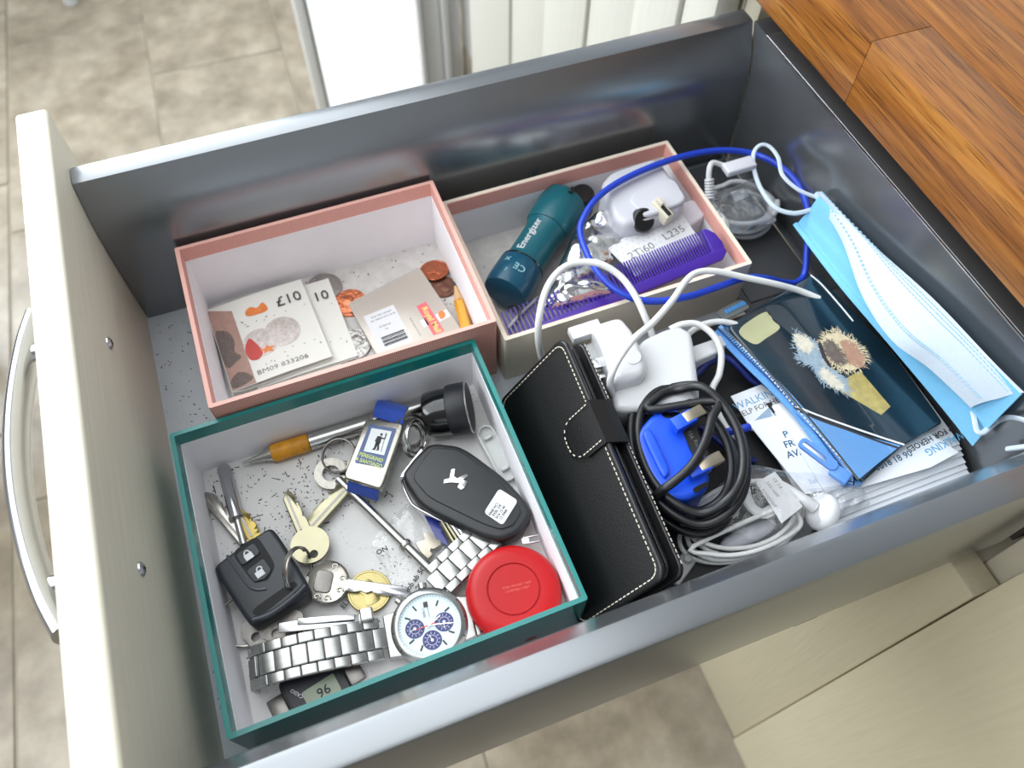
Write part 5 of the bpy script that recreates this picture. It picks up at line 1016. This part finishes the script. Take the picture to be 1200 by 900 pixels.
# ---- earphones in a clear bag
ec = Vector((297.9,-121.5,22)); ex = Vector((331.0,-132.7,22)) - ec; ey = Vector((275.8,-140.4,22)) - ec; pts = []
for k in range(4*16+6):
    a = 2*math.pi*k/16 + .3; l_ = k/16; s_ = .98 - .06*(l_ % 4) + .02*math.sin(3*a+l_*2)
    pts.append(ec + ex*math.cos(a)*s_ + ey*math.sin(a)*s_ + Vector((0, 0, -6+3*l_+1.5*math.sin(2*a+l_))))
pts += [Vector((322.5,-126.2,34)), Vector((328.1,-129.4,34))]
t = thing('earphones', 'white earphones with a coiled lead in a clear bag by the near rail', 'earphones', (ec.x, ec.y, 14)); E0 = Vector((ec.x, ec.y, 14))
obj('lead', tube([p-E0 for p in pts], 1.35, 8, 4), M_wcable, t, sharp=80)
h0, h1 = Vector((331.5,-133.0,32))-E0, Vector((341.2,-137.7,26))-E0; me_ = along(h0, h1)
hd = obj('earbud', lathe([(0, -1), (5, 0), (9.4, 3), (10.8, 6), (10.4, 9), (7, 11.6), (0, 12.6)], 32, M=me_), M_gw, t)
b = None
for q in ((339.8,-134.8,34), (338.0,-136.8,34), (335.8,-138.6,34), (333.2,-140.3,34)):
    p = Vector(q)-E0; b = join(b, xf(lathe([(0, 0), (.7, .2), (.7, 1), (0, 1)], 8), Matrix.Translation(p)))
obj('grille_holes', b, M_ink, hd, kind='stuff')
obj('stem', tube([Vector((332.1,-133.1,33))-E0, Vector((328.3,-127.3,34))-E0, Vector((325.4,-118.8,32))-E0], lambda f_: 3.8-1.4*f_, 12, 4), M_gw, t)
obj('microphone', xf(lathe([(0, 0), (3, .6), (4.6, 4), (5.2, 14), (4.2, 28), (2.4, 33), (0, 33.6)], 20), along(Vector((279.8,-132.0,16))-E0, Vector((313.1,-130.1,20))-E0)), M_greywhite, t)
obj('splitter', tube([Vector(v)-E0 for v in ((303.9,-105.5,30), (300.9,-117.5,30), (304.1,-125.5,31), (310.6,-125.3,31))], 3.2, 10, 4, flat=.5), M_gw, t)
q = [(308.3,-109.4,37), (321.4,-107.1,37), (325.1,-130.7,37), (309.2,-135.2,37)]; cq = centroid(q)
t = thing('paper_tag', 'white printed paper tag lying on the bagged earphones', 'tag', (cq[0], cq[1], 35)); obj('tag', prism(rel(q, cq), 0, .5), M_whitep, t)
for s_, qq in (('EN-B0900VWE', (309.7,-118.0,37)), ('3AS-1600', (314.6,-116.1,37)), ('CE 3.8', (319.0,-113.9,37))): text(s_, 2.6, M_inkgrey, t, (qq[0]-cq[0], qq[1]-cq[1], .52), -81.1, ext=.02)
crumple([(260.8,-115.8,30), (306.4,-94.9,36), (360.6,-126.3,34), (309.6,-151.2,28)], 'clear_bag', 'crumpled clear plastic bag around the white earphones', 32, 9, M_film, 12, 28, 4)
crumple([(335.1,-122.0,30), (366.9,-126.5,32), (363.9,-140.9,30), (330.3,-143.5,28)], 'clear_bag', 'crinkled end of clear plastic film beside the stacked leaflets', 28, 9, M_film2, 15, 20, 3)
t = thing('clear_clip', 'small clear plastic clip at the foot of the black wallet', 'clip', (253.3,-134.3,14), (0, 0, 30)); obj('body', bx(18, 9, 5, (0, 0, 0), 1.5, 3), M_milk, t); obj('peg', rod((6, 0, 2), (6, 0, 7), 2.2), M_milk, t)
# ---- grey coiled cable in a clear bag, far right corner
ec = Vector((414.8,89.1,14)); pts = []
for k in range(5*16):
    a = 2*math.pi*k/16; l_ = k/16; s_ = 1 - .045*((l_*2.3) % 5); pts.append(ec + Vector((25.5*math.cos(a)*s_, 24*math.sin(a)*s_, -6+3.4*l_+1.6*math.sin(2*a+l_))))
t = thing('charging_cable', 'coiled light grey charging lead in a clear bag in the far right corner', 'cable', (ec.x, ec.y, 4)); G0 = Vector((ec.x, ec.y, 4))
obj('lead', tube([p-G0 for p in pts], 1.9, 8, 4), M_gcable, t, sharp=80)
obj('lead_end', tube([Vector(v)-G0 for v in ((382.4,81.7,34), (380.0,87.4,48), (381.4,94.6,58), (385.5,98.5,60), (391.6,96.8,58), (397.4,93.5,56))], 1.9, 8, 5), M_gcable, t)
b = None
for k in range(7): b = join(b, xf(lathe([(0, 0), (3.1, 0), (3.3, .6), (3.1, 1.3), (0, 1.3)], 16), along(Vector((379.5,83.4,44))-G0 + Vector((0, 0, 0)), Vector((380.9,92.8,56))-G0) @ Matrix.Translation((0, 0, k*1.9))))
obj('strain_relief', b, M_gcable, t, kind='stuff')
obj('usb_plug', xf(bx(22, 10, 5, (0, 0, 0), 1.2, 3), Matrix.Translation(Vector((402.1,91.3,58))-G0) @ Matrix.Rotation(math.radians(0.5), 4, 'Z')), M_greywhite, t)
for k, (x, y) in enumerate(((836, 262), (842, 270), (832, 268))): obj('white_bend', tube([Vector(v)-G0 for v in (((378.1,78.9,24), (382.6,79.2,28), (384.4,72.7,28), (384.0,65.1,24)), ((386.5,86.3,22), (388.8,80.4,27), (390.2,72.5,26), (389.0,66.0,22)), ((376.5,76.7,20), (379.7,77.4,25), (381.2,70.1,25), (379.9,65.4,20)))[k]], 2.4, 8, 5), M_wcable, t)
tt, c_ = crumple([(377.9,97.8,24), (377.2,61.3,22), (423.9,62.1,24), (430.2,103.0,26)], 'clear_bag', 'clear plastic bag with a recycling triangle around the grey charging lead', 26, 7, M_film2, 21, 24, 5)
q = (389.0,90.6,32); obj('recycling_triangle', tube([(q[0]-c_.x + 4*math.cos(a), q[1]-c_.y + 4*math.sin(a), 7) for a in (1.7, 3.8, 5.9)], .4, 6, 1, closed=True, smooth=False), M_ink, tt)
q = [(403.0,92.2,33), (414.0,92.6,33), (413.4,84.1,33), (402.0,83.1,33)]; obj('bag_label', prism(rel(q, c_), 6.6, 6.8), mat('grey_sticker', s2l(176, 178, 180), .5), tt)
